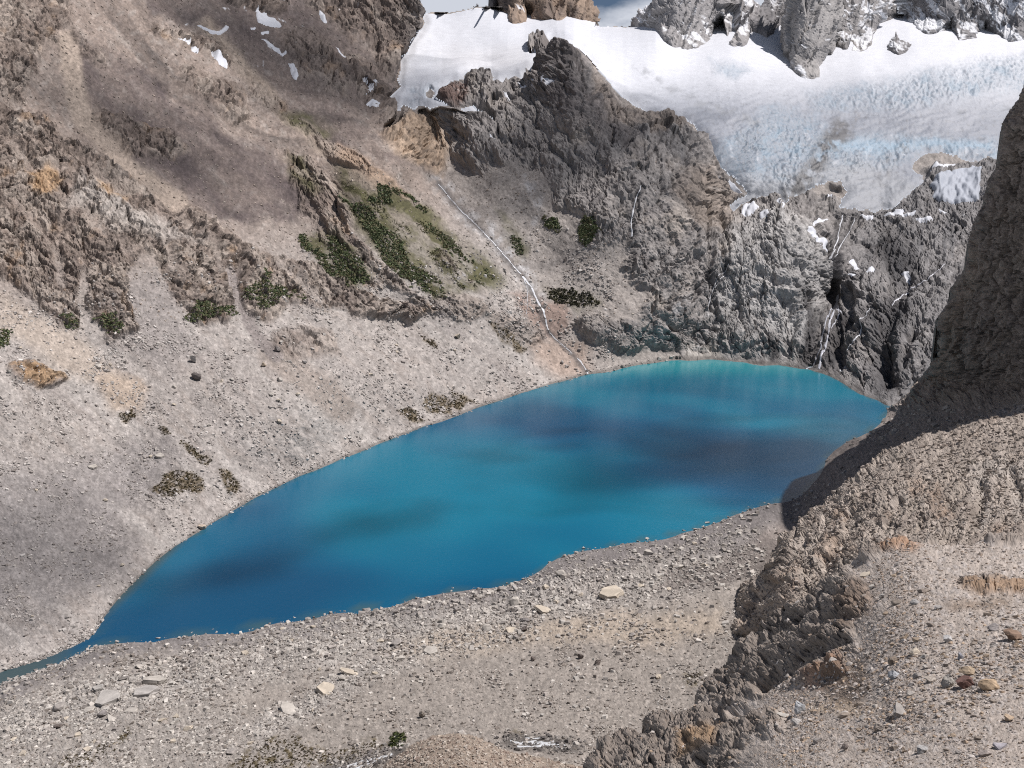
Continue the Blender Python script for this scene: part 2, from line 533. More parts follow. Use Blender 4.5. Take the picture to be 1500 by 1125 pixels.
GLACIER = [(620, 18), (660, 17), (700, 9), (735, 11), (745, 8), (868, 8), (877, 36), (905, 38), (925, 36), (1000, 20), (1800, 20), (1800, 280), (1480, 250), (1450, 236), (1425, 240), (1400, 232), (1380, 227), (1355, 229), (1341, 238), (1340, 246), (1352, 253), (1361, 258),
           (1357, 266), (1340, 280), (1322, 294), (1308, 307), (1290, 309), (1265, 311), (1240, 312), (1227, 306), (1226, 297), (1236, 289), (1240, 278), (1230, 268), (1214, 266), (1200, 275), (1180, 283), (1164, 291), (1150, 297), (1136, 288), (1120, 293),
           (1104, 290), (1090, 300), (1074, 311), (1068, 303), (1080, 292), (1092, 285), (1085, 275), (1074, 262), (1060, 250), (1048, 240), (1042, 227), (1037, 214), (1024, 200), (1012, 183), (1000, 175), (975, 172), (960, 173), (945, 165), (930, 158),
           (918, 148), (905, 138), (892, 122), (880, 110), (868, 96), (858, 84), (848, 74), (836, 69), (826, 61), (812, 58), (806, 68), (800, 79), (790, 92), (781, 104), (785, 111), (770, 113), (764, 119), (755, 115), (746, 120), (740, 123),
           (736, 131), (724, 131), (718, 125), (721, 115), (710, 109), (700, 107), (690, 108), (682, 112), (686, 121), (675, 120), (660, 122), (646, 134), (640, 143), (656, 150), (668, 156), (690, 152), (700, 160), (708, 167), (725, 172), (726, 180), (712, 176), (695, 169),
           (680, 163), (668, 159), (650, 156), (640, 160), (633, 162), (625, 158), (612, 158), (608, 171), (604, 160), (598, 158), (592, 156), (587, 166), (584, 177), (570, 186), (565, 184), (578, 174), (582, 161), (577, 150), (565, 146), (572, 138), (584, 126), (581, 116),
           (586, 101), (583, 83), (595, 78), (597, 68), (600, 58), (610, 52), (605, 41), (616, 44), (621, 34), (617, 27)]
FA, FS = field(A_PTS)
FG, _ = field(G_PTS)
_sg = sdf(GLACIER)


def depth_back(PX, PY):
    a = samp(FA, PX, PY, RX0, RY0, FS); g = samp(FG, PX, PY, RX0, RY0, FS)
    wx = fbm(PX, PY, 46, 5, 0.62, 3) * 5; wy = fbm(PX, PY, 46, 5, 0.62, 9) * 5
    q = samp(_sg, PX + wx, PY + wy)
    k = np.clip((q + lerp(4.5, 16.0, sstep(195, 235, PY))) / lerp(4.8, 18.0, sstep(195, 235, PY)), 0, 1); k = k * k * (3 - 2 * k)
    return np.exp(lerp(np.log(a), np.log(g), k))


M = make_layer(axis(-280, 1780, -16, 1516, G, 9), axis(-240, 1010, -12, 980, G, 9), depth_back)


def rock_relief(U, V, top, octs, seed, plates=(24, 10.5, 4.6), pk=(1.0, 1.0, 1.0), ridge=0.16, ck=0.10):
    """broken rock: ridges and gullies, over tilted joint-bounded plates at three sizes (all in picture units)"""
    d = fbm(U, V, top, 3, 0.5, seed, True) * top * ridge + fbm(U, V, top / 8, max(octs - 3, 1), 0.5, seed + 90, True) * (top / 8) * ridge * 0.45
    wu = U + fbm(U, V, 18, 3, 0.5, seed + 40) * 9; wv = V + fbm(U, V, 18, 3, 0.5, seed + 50) * 9
    for k, lam in enumerate(plates):
        f1, f2, h, r = cells(wu, wv, lam, seed + 3 * k)
        crack = np.minimum(f2 - f1, 0.22) / 0.22
        d = d + pk[k] * lam * (0.30 * h + ck * crack)
    return d.astype(f32)


def joints(U, V, lam, seed, wd=0.07):
    """a net of thin fractures: 1 in the crack, 0 on the faces"""
    a, b, h, r = cells(U + 0.22 * lam * fbm(U, V, lam * 0.6, 3, 0.6, seed + 2), V + 0.22 * lam * fbm(U, V, lam * 0.6, 3, 0.6, seed + 5), lam, seed)
    return ((1 - sstep(0, wd, b - a)) * (0.35 + 0.65 * (r > 0.4))).astype(f32), r


MOSS = [
    ([(222, 714), (240, 700), (262, 694), (282, 690), (296, 703), (300, 722), (272, 720), (246, 730)], 'largest brown-green mossy patch on the lower left scree', 420),
    ([(318, 688), (340, 692), (352, 706), (350, 720), (334, 726), (325, 708)], 'mossy patch right of the largest one on the lower left scree', 170),
    ([(262, 650), (282, 656), (304, 674), (300, 680), (280, 668)], 'slanting mossy strip above the largest mossy patch', 130),
    ([(172, 608), (194, 604), (200, 613), (180, 620)], 'small mossy patch high on the lower left scree', 90),
    ([(234, 628), (244, 632), (250, 643), (240, 640)], 'tiny mossy fleck between the upper patch and the slanting strip', 40),
    ([(578, 602), (598, 597), (622, 606), (626, 614), (600, 618)], 'mossy patch by the middle of the left shore', 150),
    ([(620, 588), (626, 574), (646, 578), (660, 592), (655, 606), (636, 602)], 'mossy patch above the middle of the left shore', 160),
    ([(662, 570), (682, 576), (700, 594), (686, 590), (670, 602), (656, 590)], 'mossy patch right of the others above the left shore', 150),
    ([(620, 494), (634, 500), (640, 514), (628, 508)], 'brown mossy fleck on the middle of the long scree slope', 60),
    ([(716, 472), (740, 480), (772, 516), (760, 520), (736, 500)], 'strip of mossy tufts below the red rocks by the gully', 110),
]


def build_back():
    L = M
    PX, PY = L.PX, L.PY
    gl = sstep(-0.2, 3.2, samp(_sg, PX + L.wx * 5, PY + L.wy * 5) + sstep(150, 240, PY) * 9 * fbm(PX, PY, 22, 5, 0.65, 163))
    isl = np.maximum(poly(L, [(772, 66), (785, 59), (797, 58), (806, 65), (801, 75), (792, 79), (785, 76), (776, 79)], 2, 5), poly(L, [(626, 134), (632, 131), (637, 137), (634, 145), (625, 144)], 2, 3))
    gl = gl * (1 - isl)
    L.gl = gl
    sg_ = np.where(isl > 0.02, np.minimum(samp(_sg, PX + L.wx * 5, PY + L.wy * 5), 6 - 20 * isl), samp(_sg, PX + L.wx * 5, PY + L.wy * 5))
    left = 1 - sstep(-60, 60, PX - np.interp(PY, [-200, 100, 170, 330, 440, 560, 1000], [640, 620, 610, 700, 800, 880, 900]))
    # ---- where is rock, where loose scree
    rock = np.zeros(PX.shape, f32)
    def R(pts, f=6, wp=22, k=1.0):
        nonlocal rock
        rock = np.maximum(rock, poly(L, pts, f, wp) * k)
    R([(-300, -300), (60, -300), (95, -20), (100, 30), (128, 66), (92, 82), (62, 60), (42, 118), (36, 150), (-300, 60)], 9, 26, 0.8)
    R([(-300, 130), (0, 150), (34, 176), (60, 170), (92, 196), (150, 232), (200, 262), (215, 256), (262, 292), (300, 322), (345, 346), (400, 372), (440, 386), (500, 411), (560, 441), (625, 452), (600, 472), (540, 462), (500, 452),
       (470, 452), (420, 442), (402, 470), (352, 452), (342, 394), (332, 400), (346, 452), (330, 471), (290, 472), (270, 456), (250, 432), (240, 402), (226, 380), (196, 372), (186, 400), (191, 440), (192, 482), (165, 496), (146, 486),
       (130, 452), (126, 400), (116, 408), (113, 491), (95, 482), (70, 461), (40, 431), (0, 402), (-300, 300)], 5, 20)
    R([(110, 172), (140, 165), (172, 168), (220, 184), (262, 205), (278, 226), (240, 232), (200, 226), (170, 232), (140, 208)], 8, 22, 0.9)
    R([(85, 76), (110, 66), (150, 75), (158, 92), (120, 84), (90, 95)], 7, 18, 0.7)
    R([(270, 95), (300, 110), (340, 120), (372, 162), (366, 182), (330, 168), (300, 152), (262, 118)], 8, 22, 0.9)
    R([(360, 128), (390, 136), (425, 150), (420, 168), (390, 158)], 6, 18, 0.7)
    R([(410, 55), (440, 46), (470, 50), (500, 80), (520, 112), (508, 140), (470, 130), (440, 118), (425, 90)], 10, 25, 0.6)
    R([(220, 38), (300, 62), (340, 96), (330, 102), (290, 76), (216, 52)], 4, 12, 0.9)
    R([(330, -60), (424, -60), (420, 14), (400, 20), (372, 12), (330, 5)], 4, 12)
    R([(440, -60), (460, 15), (480, 30), (530, 60), (570, 110), (600, 90), (625, 30), (640, -60)], 8, 24, 0.85)
    R([(500, 60), (560, 110), (582, 150), (560, 180), (530, 130), (505, 90)], 6, 22, 0.8)
    R([(285, 45), (330, 72), (430, 170), (500, 210), (540, 235), (600, 300), (560, 260), (500, 240), (420, 185), (330, 90), (280, 60)], 4, 14, 0.45)
    R([(560, 190), (600, 165), (650, 170), (660, 225), (650, 260), (612, 240), (585, 225)], 5, 14)
    R([(420, 225), (460, 235), (505, 290), (520, 340), (540, 370), (600, 430), (640, 440), (560, 430), (500, 395), (470, 350), (445, 300), (425, 260)], 6, 22, 0.9)
    R([(640, 365), (660, 372), (668, 395), (655, 402), (642, 385)], 4, 10, 0.8)
    R([(600, 440), (650, 430), (700, 440), (720, 462), (690, 470), (640, 462)], 6, 14, 0.6)
    R([(400, 490), (440, 480), (480, 486), (500, 520), (430, 525), (402, 515)], 6, 12, 0.6)
    R([(8, 535), (40, 528), (70, 538), (98, 552), (88, 566), (50, 566), (20, 552)], 4, 10, 0.9)
    R([(700, 455), (760, 470), (800, 490), (780, 510), (740, 490)], 6, 14, 0.5)
    R([(640, 140), (680, 100), (740, 95), (800, 50), (860, 60), (960, 160), (1040, 210), (1075, 290), (1045, 345), (1060, 420), (1050, 520), (1000, 528), (955, 505), (930, 470), (945, 430), (915, 400), (925, 350), (880, 360), (850, 310), (820, 300), (790, 250), (745, 230), (705, 255), (690, 235), (660, 230)], 8, 22)
    R([(1020, 330), (1075, 285), (1150, 280), (1260, 300), (1350, 255), (1460, 230), (1800, 230), (1800, 760), (1320, 680), (1240, 610), (1180, 575), (1110, 545), (1050, 532), (1020, 520), (1035, 460)], 6, 18)
    R([(860, 455), (930, 470), (960, 500), (925, 520), (870, 500), (845, 470)], 6, 16, 0.8)
    loose = np.maximum.reduce([
        stroke(L, [(720, 262), (745, 300), (790, 360), (850, 410), (900, 450)], 20, 14, 12) * 0.9,
        stroke(L, [(120, 400), (120, 480), (130, 560)], 5, 3, 5), stroke(L, [(335, 395), (345, 430), (358, 470)], 7, 3, 4),
        stroke(L, [(95, 50), (118, 165), (200, 258), (262, 300)], 12, 6, 10) * 0.9,
        stroke(L, [(215, 262), (232, 300), (240, 350), (252, 395)], 5, 4, 9) * 0.7, stroke(L, [(300, 325), (318, 365), (322, 400)], 4, 3, 8) * 0.6, stroke(L, [(400, 372), (430, 405), (470, 440)], 5, 4, 9) * 0.7, stroke(L, [(0, 200), (60, 262), (140, 330), (185, 372)], 6, 6, 14) * 0.6, stroke(L, [(120, 232), (190, 300), (260, 350)], 6, 6, 14) * 0.6, stroke(L, [(450, 290), (480, 350), (540, 400), (580, 440)], 5, 4, 8) * 0.6,
        stroke(L, [(20, 300), (60, 340), (84, 372), (90, 420)], 6, 4, 8) * 0.8, stroke(L, [(40, 250), (110, 250), (90, 330), (84, 372)], 5, 4, 8) * 0.6,
    ])
    rock = np.clip(rock - loose, 0, 1)
    rough = fbm(PX, PY, 70, 4, 0.6, 21)
    rock = np.clip(rock * (1 + 0.25 * rough) + 0.10 * sstep(0.1, 0.6, rough) * (PY < 420), 0, 1)
    L.rock = rock * (1 - gl)
    # ---- relief
    ang = math.radians(40)
    U1 = PX * math.cos(ang) + PY * math.sin(ang); V1 = -PX * math.sin(ang) + PY * math.cos(ang)      # along / across the fall line of the left slope
    U1 = U1 + L.wx * 14; V1 = V1 + L.wy * 14
    dl = rock_relief(U1 / 2.0, V1, 62, 6, 11, (22, 9, 4.2), (1.6, 1.55, 1.0), 0.155, 0.16) + fbm(U1, V1, 7, 3, 0.7, 48) * 0.6
    ang2 = math.radians(-62)
    Uc = PX + L.wx * 16; Vc = PY + L.wy * 16
    an = math.radians(28)
    Ud = Uc * math.cos(an) - Vc * math.sin(an); Vd = Uc * math.sin(an) + Vc * math.cos(an)
    dc = rock_relief(Ud, Vd / 1.7, 95, 7, 31, (28, 12, 5), (1.15, 1.0, 0.75), 0.12) + fbm(Uc, Vc, 7, 3, 0.7, 47) * 0.7
    # slabby strata dipping left under the ice on the right
    ss = (PX * 0.80 + PY * 0.60 + L.wx * 10)
    slab = poly(L, [(1225, 305), (1345, 255), (1460, 232), (1460, 330), (1380, 400), (1290, 420), (1232, 400)], 14, 14)
    st = fbm(ss * 1.0, (PY * 0.8 - PX * 0.6) / 9.0, 9, 4, 0.6, 71, True) * 5
    cen0 = 1 - left
    dc = lerp(dc, dc * 0.35 + st, slab * 0.8)
    d_rock = lerp(dc, dl, left)
    # rounded whaleback bluff
    bl = poly(L, [(1040, 420), (1075, 330), (1130, 300), (1190, 330), (1222, 400), (1205, 440), (1180, 470), (1100, 500), (1050, 510)], 22, 10)
    d_rock = d_rock + bl * 3
    rr = sstep(1000, 1060, PX) * sstep(270, 320, PY)
    la = cells(Ud + L.wx * 12, Vd / 1.5 + L.wy * 12, 46, 43); lb = cells(Ud + L.wx * 8, Vd / 1.4, 21, 44)
    j1, r1 = joints(Ud, Vd / 1.8, 40, 443); j2, r2 = joints(Ud * 0.9 + 0.4 * Vd, Vd / 1.5 - 0.3 * Ud, 19, 447, 0.09); j3, _ = joints(Ud, Vd, 10, 449, 0.11)
    d_rock = d_rock + cen0 * rr * (4.5 * np.sqrt(np.clip(1 - la[0] ** 2 * 1.5, 0, 1)) + 15 * la[2] * 0.5 + 3.0 * np.sqrt(np.clip(1 - lb[0] ** 2 * 1.5, 0, 1)) + 6 * lb[2] * 0.6)
    mm_ = cen0 * (1 - rr)
    lc = cells(Ud + L.wx * 20, Vd / 2.2 + L.wy * 20, 62, 46)
    d_rock = d_rock + mm_ * (9 * lc[2] + fbm(Ud, Vd / 2.0, 130, 4, 0.55, 49, True) * 12)
    jj = cen0 * (3.4 * j1 + 2.4 * j2 + 1.2 * j3)
    k1_, kr = joints(U1 / 1.8, V1, 26, 453); k2_, _ = joints(U1 / 1.5, V1, 12, 457, 0.10)
    jj = jj + left * (4.6 * k1_ + 2.6 * k2_)
    d_rock = d_rock - jj
    L.jj = jj
    d_rock = d_rock - lerp(5.0, 4.0, left) - 7.0 * rr * cen0
    # dark gullies and clefts
    cle = [([(1150, 440), (1160, 470), (1150, 520)], 7, 12), ([(1215, 365), (1225, 400), (1222, 440)], 6, 22), ([(1185, 440), (1196, 480), (1185, 535)], 8, 14), ([(1245, 430), (1250, 470), (1225, 500), (1232, 530)], 7, 12),
           ([(1040, 350), (1036, 400), (1045, 470)], 5, 8), ([(1120, 505), (1090, 515), (1070, 525)], 3, 7), ([(1310, 450), (1290, 500), (1300, 560)], 12, 16), ([(1345, 470), (1330, 500), (1320, 540)], 5, 10), ([(1240, 440), (1280, 440), (1330, 405)], 5, 9),
           ([(1110, 405), (1135, 415), (1160, 425)], 5, 8), ([(345, 365), (343, 400)], 4, 10), ([(310, 365), (318, 400)], 3, 8), ([(250, 385), (252, 420)], 4, 8), ([(500, 250), (490, 300), (520, 370), (545, 400)], 5, 9), ([(600, 205), (613, 240)], 2, 8),
           ([(665, 185), (680, 205)], 8, 8), ([(715, 240), (700, 255), (735, 235)], 5, 9), ([(850, 90), (860, 150), (900, 190)], 10, 8), ([(950, 460), (985, 480)], 5, 8), ([(230, 170), (258, 200)], 3, 7), ([(145, 320), (105, 300)], 3, 6)]
    for pts, wd, dp in cle:
        d_rock = d_rock - stroke(L, pts, wd, wd * 0.9, 8) * dp * 0.9
    # scree: faint runnels down the slope, lumps and pebbly grain
    run = fbm(U1 / 7.0, V1, 16, 3, 0.5, 61)
    d_scr = fbm(PX, PY, 120, 4, 0.5, 81) * 9 + fbm(U1 / 4.5, V1, 52, 3, 0.5, 83) * 4.5 + run * 1.5 + fbm(PX, PY, 9, 3, 0.7, 91) * 0.8
    tl = fbm(PX, PY, 34, 3, 0.6, 93)
    peb = cells(PX + L.wx * 3, PY + L.wy * 3, 5.2, 5)
    d_scr = d_scr + sstep(0.0, 0.4, tl) * 1.1 * (0.55 - peb[0]) * (peb[3] > 0.45)
    rk = np.clip(L.rock, 0, 1)
    disp = lerp(d_scr * 1.0, d_rock, rk)
    # the water line stays where it is
    sd = segdist(SHORE_FAR, PX, PY, closed=False)
    calm = sstep(0, 26, sd)
    wet_side = PY > np.interp(PX, [a_ for a_, _ in SHORE_FAR], [b_ for _, b_ in SHORE_FAR])
    disp = np.where(wet_side, np.minimum(disp * 0.06, 0.2), disp * (0.10 + 0.90 * calm))
    # ---- glacier relief
    seracs = np.maximum.reduce([poly(L, [(1075, 200), (1130, 165), (1190, 175), (1230, 215), (1235, 260), (1180, 283), (1110, 285), (1060, 250), (1045, 222)], 18, 16),
                                poly(L, [(1180, 145), (1260, 130), (1390, 100), (1520, 85), (1520, 130), (1400, 150), (1290, 160), (1200, 165)], 16, 18) * 0.8,
                                poly(L, [(1190, 215), (1240, 200), (1330, 208), (1460, 205), (1460, 240), (1360, 226), (1290, 250), (1230, 262)], 10, 14),
                                poly(L, [(1040, 95), (1075, 92), (1100, 105), (1080, 118), (1045, 112)], 8, 10) * 0.5, poly(L, [(590, 130), (650, 125), (660, 150), (600, 160)], 10, 8) * 0.4])
    low = sstep(90, 190, PY) * sstep(880, 980, PX)
    cu = PX + 60 * fbm(PX, PY, 160, 2, 0.5, 51); cv = PY + 0.10 * PX + 26 * fbm(PX, PY, 120, 3, 0.5, 55)
    crev = fbm(cu / 4.0, cv, 11, 5, 0.66, 57, True)
    sc = cells(PX + L.wx * 10, (PY + L.wy * 10) * 1.5, 8, 14)
    sc2 = cells(PX + L.wx * 6, (PY + L.wy * 6) * 1.4, 3.6, 15)
    d_ice = fbm(PX, PY, 90, 3, 0.5, 58) * 3.0 + fbm(PX / 2.2, PY, 26, 3, 0.5, 59) * 0.8 + crev * (0.15 + 2.3 * low) + seracs * (0.35 + sstep(-0.3, 0.4, fbm(PX, PY, 60, 3, 0.5, 62))) * (sc[2] * 2.2 + sc2[2] * 2.0 - 1.2 * (sc[1] - sc[0] < 0.10) + fbm(cu / 2.2, cv, 14, 5, 0.6, 64, True) * 3.2)
    L.seracs, L.low, L.crev = seracs, low, crev
    thick = 3.6 * sstep(0, 14, sg_) - 0.4
    disp = lerp(disp, d_ice * sstep(-2, 8, sg_) + thick, sstep(-5, 3, sg_))
    L.disp = disp
    L.P = L.P0 + L.N * (disp * L.mpp)[..., None]
    # ---- colour of the ground itself
    tone = fbm(PX, PY, 140, 5, 0.55, 101); spot = fbm(PX, PY, 14, 4, 0.6, 103); veins = fbm(U1 / 5, V1, 14, 4, 0.6, 105)
    L.col[:] = (0.312, 0.284, 0.262)                                        # pale scree
    up = 1 - sstep(330, 520, PY + 0.15 * PX)
    paint(L, up * left, (0.235, 0.190, 0.162))                              # browner above
    paint(L, sstep(-0.05, 0.35, veins) * left, (0.262, 0.226, 0.20), 0.55)
    paint(L, sstep(0.0, 0.4, fbm(U1 / 9, V1, 34, 4, 0.6, 137)) * left * sstep(400, 520, PY + 0.1 * PX), (0.40, 0.372, 0.345), 0.6)
    paint(L, sstep(0.05, 0.45, fbm(U1 / 9 + 50, V1 + 90, 28, 4, 0.6, 139)) * left * sstep(400, 520, PY + 0.1 * PX), (0.235, 0.212, 0.20), 0.55)
    paint(L, sstep(0.05, 0.5, spot), (0.41, 0.375, 0.34), 0.4)
    paint(L, sstep(0.1, 0.5, -spot), (0.22, 0.195, 0.18), 0.35)
    cen = (1 - left)
    paint(L, cen, (0.29, 0.262, 0.238), 0.85)
    # purple-brown screes and beds
    for pts, k in [([(105, 60), (150, 72), (220, 108), (330, 190), (420, 240), (470, 300), (400, 330), (320, 320), (262, 292), (214, 255), (150, 170), (112, 110)], 0.95), ([(285, 0), (420, 100), (520, 170), (560, 200), (500, 205), (420, 175), (350, 105), (290, 50)], 0.75),
                   ([(200, -100), (620, -100), (600, 90), (575, 150), (530, 175), (430, 110), (330, 45), (220, 20)], 0.8), ([(500, 190), (580, 225), (625, 250), (570, 240), (520, 215)], 0.7)]:
        paint(L, poly(L, pts, 12, 30) * np.clip(0.75 + 0.9 * fbm(U1 / 3, V1, 40, 5, 0.6, 161), 0.4, 1), (0.084, 0.067, 0.066), k)
    paint(L, poly(L, [(430, 60), (480, 60), (520, 112), (505, 145), (465, 132), (430, 100)], 12, 20), (0.115, 0.098, 0.092), 0.8)
    paint(L, stroke(L, [(300, 40), (420, 170), (470, 215), (560, 270)], 11, 8, 10), (0.32, 0.262, 0.21), 0.9)
    paint(L, stroke(L, [(96, 60), (118, 165), (200, 258), (262, 300)], 15, 6, 10), (0.335, 0.275, 0.225), 0.9)
    paint(L, stroke(L, [(400, 520), (450, 560), (500, 600)], 20, 8, 6), (0.255, 0.215, 0.185), 0.7)
    paint(L, stroke(L, [(340, 398), (352, 440), (378, 500), (405, 525)], 9, 4, 4), (0.20, 0.175, 0.165), 0.9)
    paint(L, poly(L, [(150, 400), (235, 410), (270, 470), (300, 530), (220, 540), (160, 500)], 20, 24), (0.235, 0.212, 0.20), 0.75)
    paint(L, poly(L, [(0, 690), (80, 680), (240, 640), (260, 690), (180, 760), (200, 830), (100, 880), (0, 900), (-300, 900), (-300, 700)], 30, 30), (0.215, 0.198, 0.192), 0.7)
    paint(L, poly(L, [(125, 545), (170, 540), (215, 570), (210, 605), (165, 600)], 12, 14), (0.37, 0.29, 0.22), 0.7)
    paint(L, poly(L, [(0, 430), (50, 460), (130, 500), (160, 540), (120, 560), (60, 520), (0, 480)], 12, 14), (0.36, 0.305, 0.255), 0.8)
    # rock
    c1, c2, _, cell_r = cells(U1 / 1.6, V1, 17, 23)
    paint(L, rk * left, (0.215, 0.172, 0.143), 0.75)
    paint(L, rk * left * (cell_r > 0.62), (0.34, 0.292, 0.25), 0.6)
    paint(L, rk * left * (cell_r < 0.25), (0.15, 0.118, 0.10), 0.6)
    bed = fbm(U1 / 9, V1 + 0.1 * U1, 6.5, 3, 0.6, 115)
    paint(L, rk * left * sstep(0.12, 0.4, bed), (0.13, 0.103, 0.088), 0.6)
    paint(L, rk * left * sstep(0.15, 0.45, -bed), (0.40, 0.345, 0.295), 0.5)
    paint(L, rk * left * sstep(0.15, 0.5, fbm(PX, PY, 40, 4, 0.6, 107)), (0.34, 0.225, 0.135), 0.55)
    paint(L, rk * cen, (0.245, 0.228, 0.216), 0.85)
    paint(L, rk * cen * sstep(0.05, 0.45, fbm(PX, PY, 60, 4, 0.6, 109)), (0.35, 0.308, 0.268), 0.75)
    paint(L, rk * cen * sstep(0.05, 0.45, -fbm(PX, PY, 50, 4, 0.6, 111)), (0.145, 0.132, 0.128), 0.6)
    paint(L, poly(L, [(560, 195), (605, 165), (648, 168), (660, 225), (648, 262), (612, 242), (580, 225)], 7, 12), (0.37, 0.275, 0.195), 0.85)
    paint(L, poly(L, [(500, 205), (560, 250), (605, 290), (580, 290), (540, 260), (500, 240)], 8, 14), (0.35, 0.245, 0.17), 0.6)
    paint(L, poly(L, [(120, 265), (180, 300), (250, 330), (300, 350), (220, 350), (150, 330), (100, 300)], 14, 24), (0.41, 0.375, 0.34), 0.75)
    for pts in ([(40, 255), (70, 245), (92, 265), (70, 290), (45, 285)], [(140, 268), (165, 275), (160, 290), (142, 285)], [(10, 535), (60, 535), (98, 555), (50, 566)], [(160, 285), (185, 290), (180, 300)]):
        paint(L, poly(L, pts, 6, 14), (0.36, 0.235, 0.13), 0.75)
    paint(L, poly(L, [(640, 125), (660, 120), (686, 126), (686, 146), (670, 156), (648, 148)], 4, 6), (0.175, 0.115, 0.095), 0.9)
    paint(L, poly(L, [(790, 55), (830, 58), (860, 85), (860, 120), (900, 160), (930, 200), (920, 230), (850, 200), (800, 140), (785, 110)], 12, 16), (0.135, 0.118, 0.112), 0.8)
    paint(L, poly(L, [(868, 95), (905, 140), (960, 176), (1010, 182), (960, 205), (900, 175), (872, 130)], 6, 10), (0.27, 0.225, 0.19), 0.8)
    paint(L, poly(L, [(1040, 240), (1080, 300), (1060, 330), (1020, 340), (985, 290), (1010, 250)], 14, 18), (0.29, 0.235, 0.19), 0.7)
    paint(L, poly(L, [(745, 425), (830, 440), (840, 480), (810, 500), (770, 470)], 8, 14), (0.235, 0.158, 0.125), 0.7)
    paint(L, poly(L, [(780, 495), (860, 500), (870, 548), (820, 555), (780, 530)], 12, 14), (0.335, 0.255, 0.205), 0.7)
    paint(L, poly(L, [(1040, 440), (1130, 440), (1190, 470), (1180, 535), (1040, 527)], 18, 18), (0.30, 0.290, 0.278), 0.75)
    paint(L, poly(L, [(1005, 505), (1040, 500), (1062, 528), (1000, 528)], 5, 8), (0.42, 0.39, 0.35), 0.8)
    bedc = fbm((PX * 0.9 + PY * 0.45) / 7, PY * 0.9 - PX * 0.45, 8, 4, 0.6, 117)
    paint(L, rk * cen * sstep(0.1, 0.4, bedc), (0.105, 0.098, 0.096), 0.5)
    paint(L, rk * cen * sstep(0.12, 0.45, -bedc), (0.36, 0.335, 0.31), 0.45)
    # water-dark streaks, painted gorge shade and pale washed streaks down the walls
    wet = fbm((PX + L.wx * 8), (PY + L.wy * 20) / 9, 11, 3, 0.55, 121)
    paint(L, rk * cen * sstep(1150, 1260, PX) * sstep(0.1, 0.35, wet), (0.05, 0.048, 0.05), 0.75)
    paint(L, rk * cen * sstep(1190, 1290, PX), (0.20, 0.196, 0.198), 0.6)
    paint(L, poly(L, [(1040, 440), (1080, 330), (1140, 300), (1190, 330), (1215, 400), (1200, 470), (1180, 500)], 14, 16), (0.40, 0.390, 0.376), 0.7)
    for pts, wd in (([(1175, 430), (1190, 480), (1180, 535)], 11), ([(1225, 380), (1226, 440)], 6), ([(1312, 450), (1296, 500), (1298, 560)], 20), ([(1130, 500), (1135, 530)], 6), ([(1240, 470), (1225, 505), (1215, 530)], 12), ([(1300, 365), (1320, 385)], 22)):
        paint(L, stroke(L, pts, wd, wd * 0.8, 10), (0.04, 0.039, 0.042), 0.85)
    for pts, wd in (([(640, 265), (665, 290), (700, 330), (740, 375)], 10), ([(690, 320), (735, 360), (790, 430)], 9), ([(765, 395), (780, 430)], 12), ([(770, 260), (790, 300), (782, 330)], 6), ([(1040, 420), (1030, 500), (1010, 520)], 6), ([(1000, 440), (960, 500)], 8)):
        paint(L, stroke(L, pts, wd, wd * 0.8, 10) * sstep(-0.2, 0.3, spot), (0.42, 0.41, 0.405), 0.7)
    for pts, wd in (([(641, 271), (655, 286), (672, 303), (690, 320), (715, 350), (735, 375), (766, 404), (788, 436), (804, 486), (838, 518), (861, 548)], 4), ([(933, 288), (924, 320), (924, 352)], 5), ([(1228, 428), (1226, 452), (1213, 488), (1203, 524), (1199, 540)], 9), ([(1278, 450), (1262, 488), (1246, 512), (1230, 542)], 6), ([(1234, 316), (1228, 350), (1222, 374)], 5), ([(1253, 318), (1236, 352), (1225, 375)], 4), ([(1068, 392), (1042, 432), (1037, 450)], 5), ([(1384, 392), (1325, 420), (1304, 440)], 5)):
        paint(L, stroke(L, pts, wd, wd * 0.9, 5), (0.085, 0.080, 0.080), 0.75)
    # turf and moss
    gpat = sstep(-0.25, 0.2, fbm(U1 / 3.0, V1, 20, 4, 0.6, 131))
    for pts, k in [([(410, 165), (450, 165), (490, 185), (470, 200), (430, 195)], 0.7), ([(415, 232), (440, 230), (470, 270), (480, 290), (455, 290), (425, 260)], 0.75), ([(490, 240), (540, 270), (600, 285), (650, 325), (745, 405), (715, 428), (640, 432), (590, 410), (545, 360), (500, 290)], 0.8), ([(440, 345), (500, 345), (545, 405), (520, 425), (470, 395)], 0.7), ([(800, 420), (870, 430), (880, 446), (830, 446)], 0.6),
                   ([(730, 300), (745, 330), (775, 370), (760, 380), (735, 345)], 0.6)]:
        paint(L, poly(L, pts, 10, 18) * (0.35 + 0.65 * gpat), (0.088, 0.084, 0.040), min(0.97, k + 0.22))
    for pts, _l, _n in MOSS:
        paint(L, poly(L, pts, 3, 14) * sstep(-0.35, 0.05, spot), (0.105, 0.080, 0.045), 0.85)
    paint(L, 1 - sstep(1.5, 5.0, sd + L.wx * 4), (0.13, 0.118, 0.108), 0.75)
    # thin snow lying in the joints of the high rock
    high = (1 - sstep(40, 150, PY)) * sstep(150, 330, PX) * (PX < 640) + 0.9 * poly(L, [(690, 95), (760, 105), (800, 120), (830, 135), (800, 150), (740, 150), (700, 130)], 12, 14) + 0.8 * poly(L, [(1045, 250), (1150, 285), (1240, 315), (1440, 300), (1440, 330), (1240, 335), (1130, 330), (1060, 315)], 12, 16)
    thin = fbm(U1 / 2.2, V1, 12, 4, 0.65, 141)
    paint(L, high * sstep(0.42, 0.52, thin), (0.72, 0.73, 0.75), 0.85)
    paint(L, np.clip(L.rock * L.jj / 4.0, 0, 1), (0.06, 0.052, 0.05), 0.75)
    grain(L)
